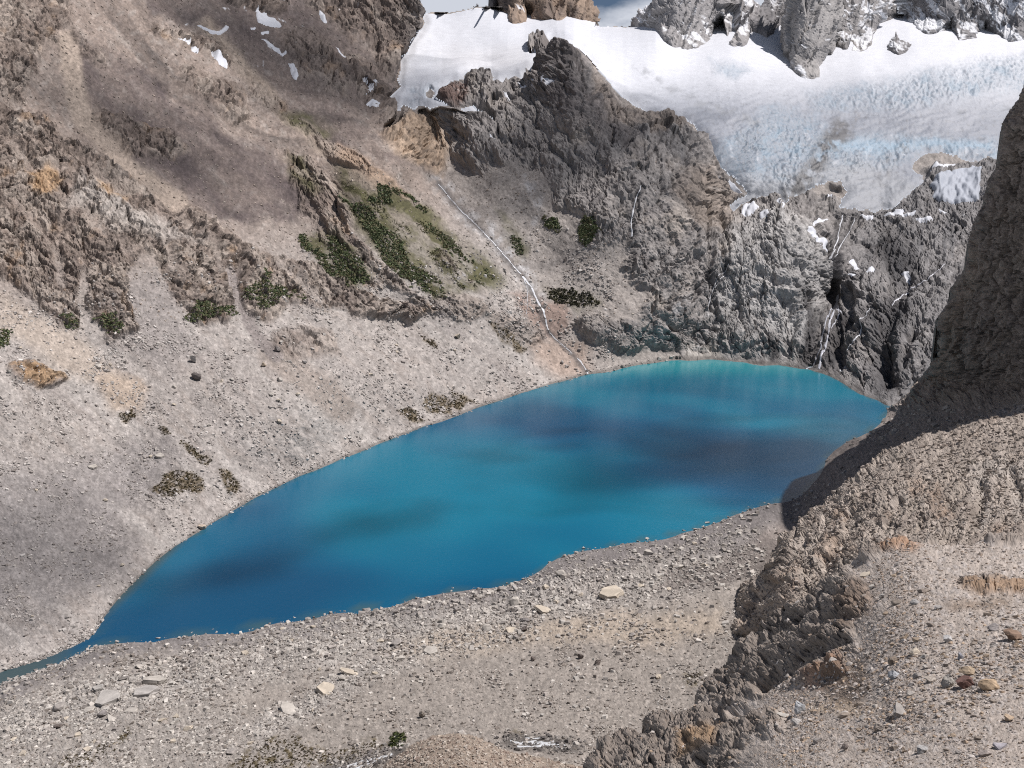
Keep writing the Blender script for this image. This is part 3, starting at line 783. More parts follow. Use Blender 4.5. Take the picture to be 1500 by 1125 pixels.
    # ---- ice colours
    grit = fbm(PX, PY, 5, 3, 0.7, 151)
    ic = np.zeros_like(L.col); ic[:] = (0.60, 0.615, 0.65)
    def ip(m, c, k=1.0):
        nonlocal ic
        ic = ic + (np.array(c, f32) - ic) * (m * k)[..., None]
    ip(low, (0.185, 0.203, 0.24), 0.95)
    ip(low * sstep(-0.25, 0.2, -crev), (0.095, 0.108, 0.13), 0.9)
    ip(low * sstep(0.1, 0.4, fbm(PX, PY, 70, 4, 0.55, 153)), (0.30, 0.315, 0.35), 0.55)
    ip(seracs, (0.23, 0.275, 0.325), 0.65)
    ip(seracs * sstep(0.0, 0.4, fbm(PX, PY, 24, 4, 0.6, 155)), (0.19, 0.285, 0.365), 0.6)
    ip(seracs * (sc[1] - sc[0] < 0.10), (0.13, 0.20, 0.26), 0.6)
    ip(seracs * sstep(0.2, 0.5, fbm(PX, PY, 18, 4, 0.6, 157)), (0.58, 0.60, 0.63), 0.6)
    ip(poly(L, [(1195, 210), (1230, 205), (1300, 215), (1370, 208), (1450, 212), (1450, 222), (1360, 220), (1290, 228), (1220, 222)], 5, 10), (0.23, 0.34, 0.43), 0.6)
    ip(poly(L, [(1060, 262), (1150, 262), (1240, 240), (1320, 255), (1340, 280), (1300, 309), (1230, 312), (1150, 300), (1075, 300)], 16, 12), (0.25, 0.262, 0.28), 0.75)
    ip(low * sstep(0.1, 0.5, grit), (0.14, 0.14, 0.148), 0.55)
    ip(stroke(L, [(1232, 190), (1208, 222), (1192, 252), (1160, 288)], 13, 11, 14) * sstep(-0.35, 0.05, spot), (0.05, 0.049, 0.052), 0.95)
    ip(stroke(L, [(1330, 215), (1300, 240), (1290, 270)], 6, 6, 12) * sstep(-0.1, 0.25, spot), (0.10, 0.10, 0.105), 0.6)
    ip(stroke(L, [(930, 105), (990, 140), (1050, 165), (1110, 185)], 5, 5, 12) * sstep(-0.2, 0.2, spot), (0.22, 0.23, 0.245), 0.6)
    ip(stroke(L, [(1255, 172), (1235, 190)], 5, 4, 8) * sstep(0.1, 0.3, spot), (0.2, 0.19, 0.19), 0.8)
    ip(poly(L, [(690, 70), (760, 80), (780, 100), (700, 105), (640, 95)], 20, 20), (0.64, 0.63, 0.63), 0.5)
    L.icecol = ic
    return L


build_back()
_skyl = np.interp(M.PX, [-400, 604, 611, 617, 625, 640, 660, 685, 700, 712, 735, 760, 800, 862, 880, 905, 925, 945, 1000, 1800], [-400, -400, -30, 5, 18, 17, 18, 12, 9, 9, 10, 14, 14, 14, 37, 38, 36, 34, 20, 20])
_wat = np.interp(M.PX, [a for a, _ in SHORE_FAR] + [1330, 1800], [b for _, b in SHORE_FAR] + [660, 720])
keepM = (M.PY > _skyl + fbm(M.PX, M.PY, 14, 3, 0.6, 5) * 3) & (M.PY < _wat + 26)
isice = M.gl > 0.5
deep = M.gl > 0.97
# outlines of the massif, to part the land into its mountains
_mid = np.interp(M.PY, [-300, 160, 170, 330, 440, 560, 1000], [640, 600, 610, 700, 800, 872, 900])
left_m = M.PX < _mid
right_m = M.PX > np.interp(M.PY, [-300, 280, 340, 430, 540, 1000], [1075, 1075, 1040, 1035, 1020, 1020])


def dil(m, n=1):
    for _ in range(n):
        o = m.copy()
        o[1:] |= m[:-1]; o[:-1] |= m[1:]; o[:, 1:] |= m[:, :-1]; o[:, :-1] |= m[:, 1:]
        m = o
    return m


land = keepM & dil(keepM & (M.gl < 0.5))
icev = keepM & (M.gl >= 0.5)
tag(grid_object('mountain_slope', M.P, dil(land & left_m) & land, M.col, M_FAR, smooth=False), 'long brown mountainside of scree and rock ribs falling to the left shore of the lake', 'mountainside', kind='structure')
tag(grid_object('mountain_massif', M.P, dil(land & ~left_m & ~right_m) & land, M.col, M_FAR, smooth=False), 'grey rock massif with a dark pointed peak between the two tongues of the glacier', 'mountain', kind='structure')
tag(grid_object('rock_bluff', M.P, dil(land & right_m) & land, M.col, M_FAR, smooth=False), 'grey ice-worn bluff with a dark gorge between the glacier front and the far shore', 'cliff', kind='structure')
icecol = lerp(M.col, M.icecol, sstep(0.3, 0.5, M.gl)[..., None])
tag(grid_object('glacier', M.P, icev, icecol, M_ICE), 'white glacier spreading below the peaks and breaking into blue seracs above the bluff', 'glacier', kind='structure')

# ------------------------------------------------------------------ peaks standing behind and in the glacier
def peak(name, outline, base, label, tone, dark, snow=0.3, round_=34, bulk=0.10, lean=0.75, top=-140, seed=0, relief=1.0, kind='structure', tilt=0.0):
    """outline: what shows of the peak; base: line (x, y) where it stands in the ice; the body thickens away from its edges"""
    xs = [p[0] for p in outline]; ys = [p[1] for p in outline]
    x0, x1, y0, y1 = min(xs) - 8, max(xs) + 8, min(ys) - 6, max(ys) + 24
    bx = [p[0] for p in base]; by = [p[1] for p in base]
    body = [(x, y + 70 if y > np.interp(x, bx, by) - 3 else y) for x, y in outline]      # the foot goes on down under the ice
    S = sdf(body)

    def depth(PX, PY):
        bpy_ = np.interp(PX, bx, by)
        yb = samp(FG, PX, bpy_, RX0, RY0, FS)
        d = samp(S, PX + fbm(PX, PY, 30, 4, 0.6, seed) * 4, PY)
        xs_ = np.arange(bx[0] - 80, bx[-1] + 80, 4.0)
        yv = samp(FG, xs_, np.interp(xs_, bx, by), RX0, RY0, FS)
        ker = np.exp(-0.5 * (np.arange(-15, 16) / 6.0) ** 2); ker /= ker.sum()
        ys_ = np.interp(PX, xs_, np.convolve(np.pad(yv, 15, mode='edge'), ker, 'valid'))
        yb = lerp(yb, ys_, sstep(2, 26, bpy_ - PY))
        h = np.clip(d / round_, 0, 1)
        edge = 1 - np.sqrt(np.clip(1 - (1 - h) ** 2, 0, 1))
        return yb * (1 + np.maximum(bpy_ - PY, -40) / FOC * lean + bulk * 0.5 * edge + tilt * (PX - (x0 + x1) / 2) / FOC) - 6
    g = G * (1.0 if y0 > -60 else 1.0)
    L = make_layer(np.arange(x0, x1, g).astype(f32), axis(y0, y1, -8, 2000, g, 6), depth)
    PX, PY = L.PX, L.PY
    U = PX + L.wx * 8; V = PY + L.wy * 8
    Us = U + 0.22 * V
    pc = cells(Us, V / 4.5, 30, 200 + seed); pd = cells(Us, V / 4.0, 13, 203 + seed); pe = cells(U, V / 2.0, 6, 205 + seed)
    d = (30 * 0.42 * pc[2] + 13 * 0.40 * pd[2] + 6 * 0.28 * pe[2] + fbm(Us, V / 5, 40, 5, 0.55, 210 + seed, True) * 5.5) * relief
    jk1, _ = joints(Us, V / 5, 17, 213 + seed, 0.08); jk2, _ = joints(U - 0.4 * V, V / 2, 10, 215 + seed, 0.10)
    d = d - (2.2 * jk1 + 1.1 * jk2) * relief
    L.P = L.P0 + L.N * (d * L.mpp)[..., None]
    L.col[:] = tone
    paint(L, sstep(0.0, 0.4, fbm(U, V / 2.5, 30, 4, 0.6, 220 + seed)), dark, 0.75)
    paint(L, sstep(0.05, 0.4, fbm((U + 0.3 * V), V / 8, 11, 3, 0.6, 230 + seed)), np.array(dark) * 0.75, 0.5)
    paint(L, np.clip(jk1 + 0.6 * jk2, 0, 1), np.array(dark) * 0.5, 0.6)
    gu = np.gradient(L.P, axis=1); gv = np.gradient(L.P, axis=0)
    n = np.cross(gu, gv); n /= np.linalg.norm(n, axis=-1, keepdims=True) + 1e-9
    nz_ = np.abs(n[..., 2])
    sn = fbm((U - 0.9 * V), (V + 0.5 * U) / 4.0, 19, 4, 0.58, 240 + seed)
    m = sstep(0.33, 0.39, nz_ * 0.40 + sn * 0.60 + (snow - 0.31))
    paint(L, m, (0.80, 0.81, 0.83), 0.92)
    grain(L, 0.05, 0.07, 0.10)
    L.keep = samp(S, PX + fbm(PX, PY, 16, 4, 0.6, seed + 3) * 5, PY + fbm(PX, PY, 16, 4, 0.6, seed + 8) * 4) > 0
    o = grid_object(name, L.P, L.keep, L.col, M_FAR, smooth=False)
    tag(o, label, 'mountain peak', kind=kind)
    L.obj = o
    return L


GREY, DGREY = (0.34, 0.325, 0.318), (0.235, 0.226, 0.226)
PEAKS = [
    peak('rock_spire', [(618, 34), (620, 17), (632, 16), (640, 14), (655, 16), (668, 17), (680, 11), (694, 8), (699, 1), (705, 6), (709, 9), (713, 4), (718, -6), (725, -14), (731, 2), (736, 40), (690, 24), (640, 30)],
         [(610, 19), (640, 18), (668, 18), (690, 11), (712, 9), (716, 8), (722, 11), (736, 8)], 'low row of small dark rock spires on the skyline at the head of the left snowfield', (0.13, 0.115, 0.11), (0.09, 0.08, 0.08), 0.05, 8, 0.02, 0.5, seed=1, relief=0.5),
    peak('mountain_peak', [(728, -60), (760, -90), (815, -80), (852, -30), (857, 0), (866, 4), (876, 17), (880, 70), (800, 80), (745, 60), (733, 20)],
         [(725, 10), (735, 18), (744, 24), (752, 37), (768, 34), (771, 24), (780, 26), (786, 30), (800, 30), (815, 35), (822, 33), (828, 27), (840, 29), (850, 32), (862, 34), (880, 37)], 'brown and tan rock peak rising from the snow left of the sky gap', (0.30, 0.225, 0.17), (0.17, 0.135, 0.12), 0.12, 30, 0.10, seed=2),
    peak('mountain_peak', [(912, 60), (916, 42), (926, 33), (933, 22), (935, 10), (940, 14), (946, 8), (956, 6), (962, -10), (1000, -60), (1060, -50), (1085, -4), (1100, 2), (1108, 8), (1112, 30), (1112, 100), (1000, 110), (930, 90)],
         [(905, 39), (925, 38), (935, 43), (945, 42), (958, 44), (968, 52), (975, 62), (985, 70), (1000, 73), (1015, 74), (1030, 66), (1045, 58), (1050, 46), (1060, 40), (1066, 66), (1075, 76), (1084, 70), (1090, 55), (1102, 52), (1112, 50)], 'pale grey granite peak with streaks of snow right of the sky gap', GREY, DGREY, 0.30, 36, 0.10, seed=3, tilt=0.25),
    peak('mountain_peak', [(1070, 84), (1082, 30), (1100, 14), (1112, 10), (1122, 0), (1134, -40), (1160, -60), (1175, 40), (1160, 90), (1130, 90)],
         [(1068, 66), (1080, 70), (1090, 60), (1100, 50), (1112, 52), (1121, 57), (1128, 50), (1138, 40), (1150, 38), (1175, 30)], 'shaded grey rock wall behind the left edge of the great tower', (0.27, 0.258, 0.258), (0.18, 0.173, 0.178), 0.24, 24, 0.08, seed=4),
    peak('rock_tower', [(1138, 90), (1143, 55), (1150, 10), (1160, -60), (1200, -130), (1232, -60), (1236, 30), (1232, 70), (1222, 90), (1216, 119), (1213, 150), (1170, 150), (1140, 110)],
         [(1132, 80), (1139, 88), (1146, 92), (1155, 93), (1160, 105), (1166, 106), (1176, 116), (1190, 118), (1213, 118), (1218, 112), (1226, 76), (1236, 70)], 'tall grey granite tower standing furthest down into the glacier', (0.35, 0.333, 0.318), (0.25, 0.238, 0.232), 0.24, 38, 0.14, seed=5, tilt=0.10),
    peak('mountain_peak', [(1206, 66), (1212, 0), (1232, -60), (1290, -70), (1310, -10), (1314, 22), (1303, 42), (1282, 56), (1272, 78), (1255, 100), (1236, 92)],
         [(1204, 60), (1218, 58), (1238, 75), (1248, 80), (1257, 82), (1266, 76), (1272, 68), (1276, 50), (1285, 42), (1296, 38), (1308, 32)], 'grey rock buttress with snow ledges between the tower and the snow gully', (0.32, 0.302, 0.29), (0.225, 0.213, 0.207), 0.36, 26, 0.08, seed=6),
    peak('mountain_peak', [(1311, 24), (1316, -10), (1330, -70), (1400, -110), (1480, -110), (1600, -80), (1600, 110), (1480, 110), (1440, 90), (1400, 100), (1360, 90), (1338, 70), (1326, 42)],
         [(1312, 18), (1326, 28), (1335, 40), (1345, 46), (1358, 53), (1370, 50), (1380, 47), (1392, 44), (1402, 52), (1405, 63), (1420, 57), (1432, 48), (1445, 46), (1470, 60), (1480, 64), (1500, 60), (1600, 60)], 'dark grey mountain wall streaked with snow above the right side of the glacier', (0.25, 0.24, 0.24), (0.165, 0.158, 0.162), 0.44, 40, 0.10, seed=7),
    peak('rock_island', [(1300, 68), (1312, 44), (1318, 60), (1330, 62), (1328, 78), (1318, 88), (1308, 86), (1302, 78)],
         [(1296, 70), (1308, 78), (1316, 84), (1326, 80), (1334, 70)], 'small dark rock island in the snow right of the tower', (0.24, 0.228, 0.226), (0.16, 0.152, 0.155), 0.4, 14, 0.03, 0.6, seed=8, relief=0.7),
]

# ------------------------------------------------------------------ near shore, right-hand scree apron and dark cliff
Q_PTS = shore_pts(SHORE_NEAR) + under(SHORE_NEAR[2:25:2], -6, -30, 1.06) + under(SHORE_NEAR[25:30], -34, -10, 1.06) + [(x, y, float(yz(x, y, z))) for x, y, z in [
    (700, 900, 5), (700, 950, 11), (700, 1000, 21), (700, 1060, 35), (700, 1125, 50), (700, 1250, 76), (550, 930, 4), (550, 1000, 15), (550, 1080, 32), (400, 960, 4.5), (400, 1010, 12), (400, 1060, 21), (400, 1125, 36), (400, 1250, 62), (250, 980, 4), (250, 1060, 16), (250, 1125, 28),
    (100, 1000, 4), (100, 1060, 12), (100, 1125, 22), (100, 1250, 44), (0, 1060, 7), (-300, 1250, 18), (850, 830, 3), (850, 880, 9), (850, 950, 18), (850, 1020, 32), (850, 1100, 47), (1000, 815, 5), (1000, 860, 12), (950, 900, 15), (1000, 950, 25), (1000, 1050, 43), (1000, 1150, 62), (1100, 790, 7), (1100, 840, 14), (1100, 880, 20),
    (1050, 920, 24), (1200, 900, 33), (1200, 1000, 52), (1200, 1200, 90), (1500, 1000, 95), (1500, 1250, 120), (1180, 760, 7), (1250, 690, 13), (1250, 760, 24), (1300, 650, 12), (1350, 625, 24), (1350, 690, 40), (1420, 605, 42), (1420, 680, 56), (1500, 590, 62), (1500, 660, 72), (1600, 620, 84), (1600, 750, 100), (1800, 700, 112), (1800, 1000, 128)]] + [
    (1345, 560, 695), (1368, 520, 655), (1375, 470, 620), (1395, 420, 588), (1415, 370, 565), (1430, 330, 550), (1462, 240, 527), (1480, 170, 516), (1500, 130, 507), (1540, 60, 480), (1640, 10, 412), (1800, -60, 372),
    (1390, 545, 628), (1420, 565, 590), (1430, 480, 560), (1500, 540, 508), (1500, 450, 512), (1500, 330, 514), (1500, 230, 511), (1600, 480, 438), (1600, 300, 440), (1600, 100, 432), (1800, 500, 352), (1800, 200, 362), (1800, 0, 368)]
FQ, _ = field(Q_PTS)
CLIFF_EDGE = [(1302, 597), (1314, 592), (1331, 576), (1345, 560), (1358, 541), (1367, 520), (1370, 495), (1375, 470), (1384, 445), (1395, 420), (1406, 392), (1415, 370), (1430, 330), (1441, 290), (1452, 262), (1462, 240), (1467, 200), (1470, 182), (1481, 166), (1489, 148), (1500, 130), (1516, 98), (1550, 62), (1640, 0), (1740, -60), (1800, -80)]
Q_OUT = [(-300, 1122), (-150, 1052), (0, 984), (100, 944), (140, 922), (200, 914), (400, 887), (653, 843), (793, 810), (850, 783), (917, 770), (1000, 756), (1083, 727), (1160, 702), (1176, 680), (1188, 655), (1235, 626), (1285, 601)] + CLIFF_EDGE + [(1900, -95), (1900, 1260), (-300, 1260)]
SQ = sdf(Q_OUT)
SCLIFF = sdf(CLIFF_EDGE + [(1950, -105), (1950, 590), (1500, 596), (1420, 600), (1360, 602), (1320, 604)])


def depth_q(PX, PY):
    y = samp(FQ, PX, PY, RX0, RY0, FS)
    # the cliff rounds away at its outer edge
    d = samp(SQ, PX, PY)
    r = np.where(PY < 596, np.clip(1 - d / 26.0, 0, 1) ** 2, 0)
    return y * (1 + 0.05 * r)


def q_finish(L):
    PX, PY = L.PX, L.PY
    cl = sstep(-6, 22, samp(SCLIFF, PX + L.wx * 14, PY + L.wy * 14))
    L.cl = cl
    U = PX + L.wx * 14; V = PY + L.wy * 14
    ang = math.radians(-66)
    Us = U * math.cos(ang) - V * math.sin(ang); Vs = U * math.sin(ang) + V * math.cos(ang)
    dk = rock_relief(U, V / 2.0, 52, 6, 301, (20, 9, 4.2), (1.6, 1.6, 1.0), 0.17, 0.16)
    dk += fbm(U + 0.25 * V, V / 5.0, 14, 3, 0.5, 311, True) * 1.6
    q1, _ = joints(U + 0.3 * V, V / 2.6, 34, 461); q2, _ = joints(U + 0.3 * V, V / 2.0, 15, 463, 0.10)
    dk = dk - 4.5 * q1 - 2.6 * q2
    ledg = fbm(PX * 0.15, PY + 0.35 * PX, 20, 3, 0.6, 465)
    dk = dk + 3.0 * ledg
    rub = np.maximum.reduce([stroke(L, [(-40, 1080), (120, 1035), (260, 1000), (420, 950), (560, 925), (700, 900), (830, 870), (960, 840), (1080, 815)], 34, 26, 16), stroke(L, [(380, 1070), (470, 1020), (530, 985), (620, 950), (780, 915)], 16, 12, 12), stroke(L, [(-60, 1160), (60, 1120), (180, 1090), (330, 1080)], 40, 30, 20) * 0.6])
    L.rub = rub
    pa = cells(U, V * 1.25, 8.5, 41); pb = cells(U + 3, V * 1.25, 4.4, 42); 
    lump = fbm(PX, PY, 110, 4, 0.5, 321)
    dn = lump * 5 + fbm(PX, PY, 12, 4, 0.65, 331) * 1.1 + rub * (pa[2] * 2.6 + 1.6 * (0.5 - pa[0])) * (0.4 + pa[3]) + (0.35 + 0.65 * rub) * (pb[2] * 1.6 + 0.9 * (0.5 - pb[0])) * (pb[3] > 0.35)
    # moraine benches facing the water
    for pts, wd, h in (([(540, 905), (660, 885), (800, 862), (960, 826), (1060, 800), (1120, 780)], 9, 6.0), ([(700, 935), (860, 905), (1020, 870), (1100, 850)], 12, 2.5), ([(960, 868), (1040, 848), (1100, 835)], 12, -3.0)):
        dn = dn + h * stroke(L, pts, wd, wd * 0.9, 8)
    sd = segdist(SHORE_NEAR, PX, PY, closed=False)
    calm = sstep(0, 22, sd)
    disp = lerp(dn * (0.14 + 0.86 * calm), dk, cl)
    L.P = L.P0 + L.N * (disp * L.mpp)[..., None]
    tone = fbm(PX, PY, 90, 5, 0.55, 341); spot = fbm(PX, PY, 9, 4, 0.65, 343)
    L.col[:] = (0.262, 0.234, 0.207)
    paint(L, rub, (0.29, 0.270, 0.25), 0.8)
    paint(L, rub * (pa[3] > 0.7), (0.46, 0.43, 0.39), 0.6)
    paint(L, sstep(0.05, 0.5, tone), (0.235, 0.207, 0.182), 0.7)
    paint(L, sstep(0.1, 0.5, spot), (0.38, 0.345, 0.31), 0.4)
    paint(L, sstep(0.1, 0.5, -spot), (0.17, 0.15, 0.132), 0.4)
    paint(L, poly(L, [(560, 960), (640, 920), (760, 915), (900, 900), (1050, 890), (1060, 930), (950, 950), (800, 940), (650, 960)], 16, 20), (0.345, 0.288, 0.228), 0.7)
    # damp grey beach close to the lake
    paint(L, 1 - sstep(10, 38, sd + L.wx * 22), (0.165, 0.152, 0.15), 0.8 )
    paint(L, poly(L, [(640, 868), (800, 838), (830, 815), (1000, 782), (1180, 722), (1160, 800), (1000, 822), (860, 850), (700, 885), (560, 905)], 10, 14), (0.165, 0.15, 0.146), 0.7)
    paint(L, poly(L, [(960, 868), (980, 835), (1040, 825), (1150, 770), (1150, 840), (1050, 862)], 8, 10), (0.135, 0.115, 0.104), 0.8)  # wedge of cast shadow beside the spur, painted into the gravel
    paint(L, poly(L, [(1120, 790), (1180, 720), (1206, 670), (1300, 598), (1420, 570), (1560, 560), (1560, 700), (1300, 720), (1200, 800)], 12, 14) * (1 - cl), (0.245, 0.212, 0.192), 0.85)
    moss = sstep(0.0, 0.25, fbm(PX, PY, 16, 4, 0.6, 351))
    for pts in ([(330, 1128), (385, 1082), (430, 1078), (470, 1095), (545, 1082), (600, 1075), (600, 1105), (540, 1125)], [(60, 1125), (110, 1100), (170, 1080), (185, 1062), (200, 1070), (170, 1095), (110, 1130)], [(1000, 985), (1030, 978), (1032, 1000), (1010, 1005)], [(725, 1080), (760, 1068), (765, 1080)]):
        paint(L, poly(L, pts, 5, 16) * moss, (0.098, 0.075, 0.034), 0.85)
    for pts, wd in (([(460, 1140), (510, 1122), (556, 1110), (585, 1100)], 12), ([(745, 1086), (790, 1089), (840, 1093)], 10)):
        paint(L, stroke(L, pts, wd, wd * 0.7, 8), (0.075, 0.068, 0.062), 0.85)
    # the dark cliff
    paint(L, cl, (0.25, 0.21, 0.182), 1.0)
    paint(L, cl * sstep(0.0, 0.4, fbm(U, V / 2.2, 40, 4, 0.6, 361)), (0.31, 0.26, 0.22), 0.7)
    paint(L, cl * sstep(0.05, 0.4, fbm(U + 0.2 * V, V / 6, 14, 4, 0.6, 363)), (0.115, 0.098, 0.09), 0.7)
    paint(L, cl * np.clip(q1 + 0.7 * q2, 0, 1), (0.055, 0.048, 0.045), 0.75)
    paint(L, cl * sstep(0.05, 0.5, ledg), (0.30, 0.25, 0.205), 0.5)
    paint(L, cl * poly(L, [(1330, 590), (1370, 470), (1440, 330), (1450, 400), (1420, 480), (1400, 560)], 14, 12), (0.30, 0.24, 0.19), 0.6)
    grain(L, 0.10, 0.18, 0.24)
    return L


Q1 = make_layer(axis(-280, 1790, -16, 1516, G, 9), axis(552, 1250, 552, 1136, G, 8), depth_q)
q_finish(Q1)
Q2 = make_layer(axis(1286, 1890, 1286, 1516, G, 9), axis(-130, 640, -12, 640, G, 9), depth_q)
q_finish(Q2)
# ------------------------------------------------------------------ the spur running down to the shore
SPUR_OUT = [(2130, 480), (1900, 520), (1560, 585), (1500, 598), (1440, 612), (1400, 630), (1365, 640), (1330, 650), (1300, 668), (1270, 690), (1240, 712), (1215, 735), (1195, 756), (1180, 768), (1160, 782), (1150, 790), (1142, 806), (1138, 822), (1120, 848), (1100, 862), (1088, 880), (1078, 900), (1062, 924), (1075, 936), (1110, 940), (1200, 960), (2130, 960)]
SP_PTS = [(x, y, float(yz(x, y, z))) for x, y, z in [(1065, 925, 24), (1085, 882, 26), (1120, 848, 36), (1142, 806, 46), (1150, 790, 50), (1180, 768, 52), (1215, 735, 60), (1270, 690, 72), (1330, 650, 83), (1400, 630, 90), (1500, 598, 98), (1700, 560, 111),
    (1110, 900, 34), (1150, 850, 55), (1200, 800, 62), (1200, 860, 65), (1150, 900, 58), (1120, 930, 44), (1200, 930, 70), (1250, 830, 77), (1250, 760, 69), (1300, 740, 78), (1300, 800, 85), (1400, 680, 87), (1400, 740, 91), (1400, 800, 95), (1500, 660, 98), (1500, 740, 100), (1500, 820, 105), (1300, 880, 95), (1700, 700, 113), (1700, 900, 119)]]
FSP, _ = field(SP_PTS)
SSP = sdf(SPUR_OUT)


def depth_sp(PX, PY):
    y = samp(FSP, PX, PY, RX0, RY0, FS)
    d = samp(SSP, PX, PY)
    return y * (1 + 0.06 * np.clip(1 - d / 20.0, 0, 1) ** 2)


SP = make_layer(axis(1040, 2120, 1040, 1516, G, 9), axis(560, 960, 560, 960, G, 9), depth_sp)


def spur_finish(L):
    PX, PY = L.PX, L.PY
    a = math.radians(-52)
    U = PX * math.cos(a) + PY * math.sin(a) + L.wx * 16; V = -PX * math.sin(a) + PY * math.cos(a) + L.wy * 16
    d = rock_relief(U / 1.7, V, 70, 6, 401, (22, 10, 4.6), (1.0, 0.95, 0.65), 0.115)
    g1, _ = joints(U / 1.5, V, 30, 471); g2, _ = joints(U / 1.3, V, 13, 473, 0.10)
    d = d - 3.0 * g1 - 1.8 * g2
    flat = poly(L, [(1240, 715), (1330, 652), (1440, 613), (1560, 590), (1560, 660), (1440, 675), (1330, 715)], 14, 12)
    fine = cells(U / 1.5, V, 6, 44)
    dg_ = fbm((PX * 0.84 - PY * 0.54) / 4.0, PX * 0.54 + PY * 0.84, 24, 4, 0.55, 413, True)
    d = d + 4.5 * dg_
    d = lerp(d, d * 0.35 + fine[2] * 1.4 + fbm(PX, PY, 10, 4, 0.6, 411) * 1.3, flat * 0.85)
    for pts, wd, dp in (([(1135, 860), (1095, 905)], 7, 10), ([(1190, 890), (1130, 930), (1110, 940)], 12, 16), ([(1240, 800), (1180, 870), (1150, 900)], 7, 9), ([(1180, 800), (1150, 840)], 6, 7), ([(1320, 740), (1300, 785)], 5, 7), ([(1440, 730), (1430, 770)], 7, 9), ([(1260, 770), (1230, 800)], 5, 6), ([(1480, 700), (1500, 740)], 7, 7)):
        d = d - stroke(L, pts, wd, wd * 0.9, 9) * dp
    L.P = L.P0 + L.N * (d * L.mpp)[..., None]
    L.col[:] = (0.31, 0.266, 0.226)
    cr_ = cells(U / 1.6, V, 15, 45)
    paint(L, (cr_[3] > 0.6) * 1.0, (0.35, 0.305, 0.265), 0.6)
    paint(L, (cr_[3] < 0.25) * 1.0, (0.175, 0.145, 0.125), 0.6)
    paint(L, sstep(0.05, 0.45, fbm(PX, PY, 60, 4, 0.6, 421)), (0.31, 0.225, 0.165), 0.6)
    paint(L, sstep(0.05, 0.4, fbm(U / 4, V, 12, 4, 0.6, 423)), (0.15, 0.125, 0.108), 0.55)
    paint(L, flat, (0.29, 0.25, 0.215), 0.6)
    paint(L, poly(L, [(1180, 880), (1250, 840), (1270, 880), (1200, 930), (1140, 940)], 12, 14), (0.13, 0.105, 0.088), 0.6)
    paint(L, poly(L, [(1420, 690), (1500, 670), (1520, 760), (1440, 780)], 14, 18), (0.33, 0.30, 0.27), 0.6)
    grain(L, 0.10, 0.18, 0.22)
    L.keep = samp(SSP, PX + L.wx * 9, PY + L.wy * 9) > 0


spur_finish(SP)
tag(grid_object('rock_spur', SP.P, SP.keep, SP.col, M_SPUR, smooth=False, skirt=(0.10, 0.10)), 'sunlit broken brown rock spur running down from the right to the near shore', 'rock spur', kind='structure')

# ------------------------------------------------------------------ foreground slope with its ledges, and the mound by the brook
FORE_OUT = [(1900, 770), (1560, 783), (1500, 788), (1470, 787), (1440, 790), (1425, 797), (1405, 799), (1385, 796), (1340, 794), (1310, 791), (1290, 795), (1272, 800), (1258, 812), (1250, 822), (1240, 832), (1225, 842), (1212, 856), (1196, 874), (1180, 882), (1160, 890), (1140, 906), (1118, 928), (1098, 936),
            (1085, 948), (1068, 972), (1050, 996), (1032, 1014), (1022, 1031), (1014, 1044), (1004, 1052), (990, 1052), (968, 1049), (950, 1054), (936, 1068), (920, 1076), (900, 1086), (880, 1094), (868, 1110), (860, 1135), (850, 1260), (900, 1500), (2130, 1500), (2130, 770)]
FO_PTS = [(x, y, float(yz(x, y, 180 - b))) for x, y, b in [
    (1400, 1125, 7.2), (1400, 1250, 6), (1500, 1125, 6.8), (1500, 1000, 8), (1400, 1050, 7.9), (1400, 1000, 8.7), (1400, 950, 9.4), (1400, 900, 10.4), (1500, 900, 9.8), (1400, 850, 12.4), (1400, 815, 14.6), (1400, 797, 16), (1500, 790, 15.6), (1340, 794, 17), (1290, 795, 19), (1300, 840, 15), (1300, 900, 12.2), (1300, 1000, 9.9), (1300, 1100, 8.3), (1700, 800, 13), (1700, 1000, 8),
    (1250, 822, 20), (1250, 870, 16.5), (1212, 856, 22), (1180, 884, 25), (1140, 908, 30), (1085, 950, 34), (1050, 998, 35), (1024, 1030, 33), (1200, 920, 17.5), (1230, 930, 15), (1150, 950, 23), (1130, 990, 22), (1080, 1000, 30), (1180, 980, 16.5), (1220, 985, 13.6), (1160, 1015, 16), (1080, 1026, 24),
    (1230, 1050, 10.6), (1180, 1050, 12.2), (1110, 1045, 17), (1060, 1045, 24), (1000, 1056, 30), (960, 1052, 36), (936, 1070, 38), (900, 1088, 40), (868, 1112, 38), (860, 1150, 32), (960, 1100, 27), (1000, 1100, 23), (1050, 1090, 17), (1100, 1080, 14), (1060, 1125, 14.5), (1000, 1130, 19), (920, 1125, 27), (1150, 1125, 9.9), (1250, 1125, 8.3), (1100, 1250, 8), (900, 1250, 17), (2100, 790, 12.5), (2100, 1000, 7.6), (2100, 1250, 5.8), (1400, 1480, 4.6), (2100, 1480, 4.4), (1000, 1480, 8)]]
FFO, _ = field(FO_PTS)
SFO = sdf(FORE_OUT)


def depth_fo(PX, PY):
    y = samp(FFO, PX, PY, RX0, RY0, FS)
    d = samp(SFO, PX, PY)
    return y * (1 + 0.05 * np.clip(1 - d / 14.0, 0, 1) ** 2)


FO = make_layer(axis(840, 2120, 840, 1516, G, 9), axis(770, 1490, 770, 1140, G, 8), depth_fo)


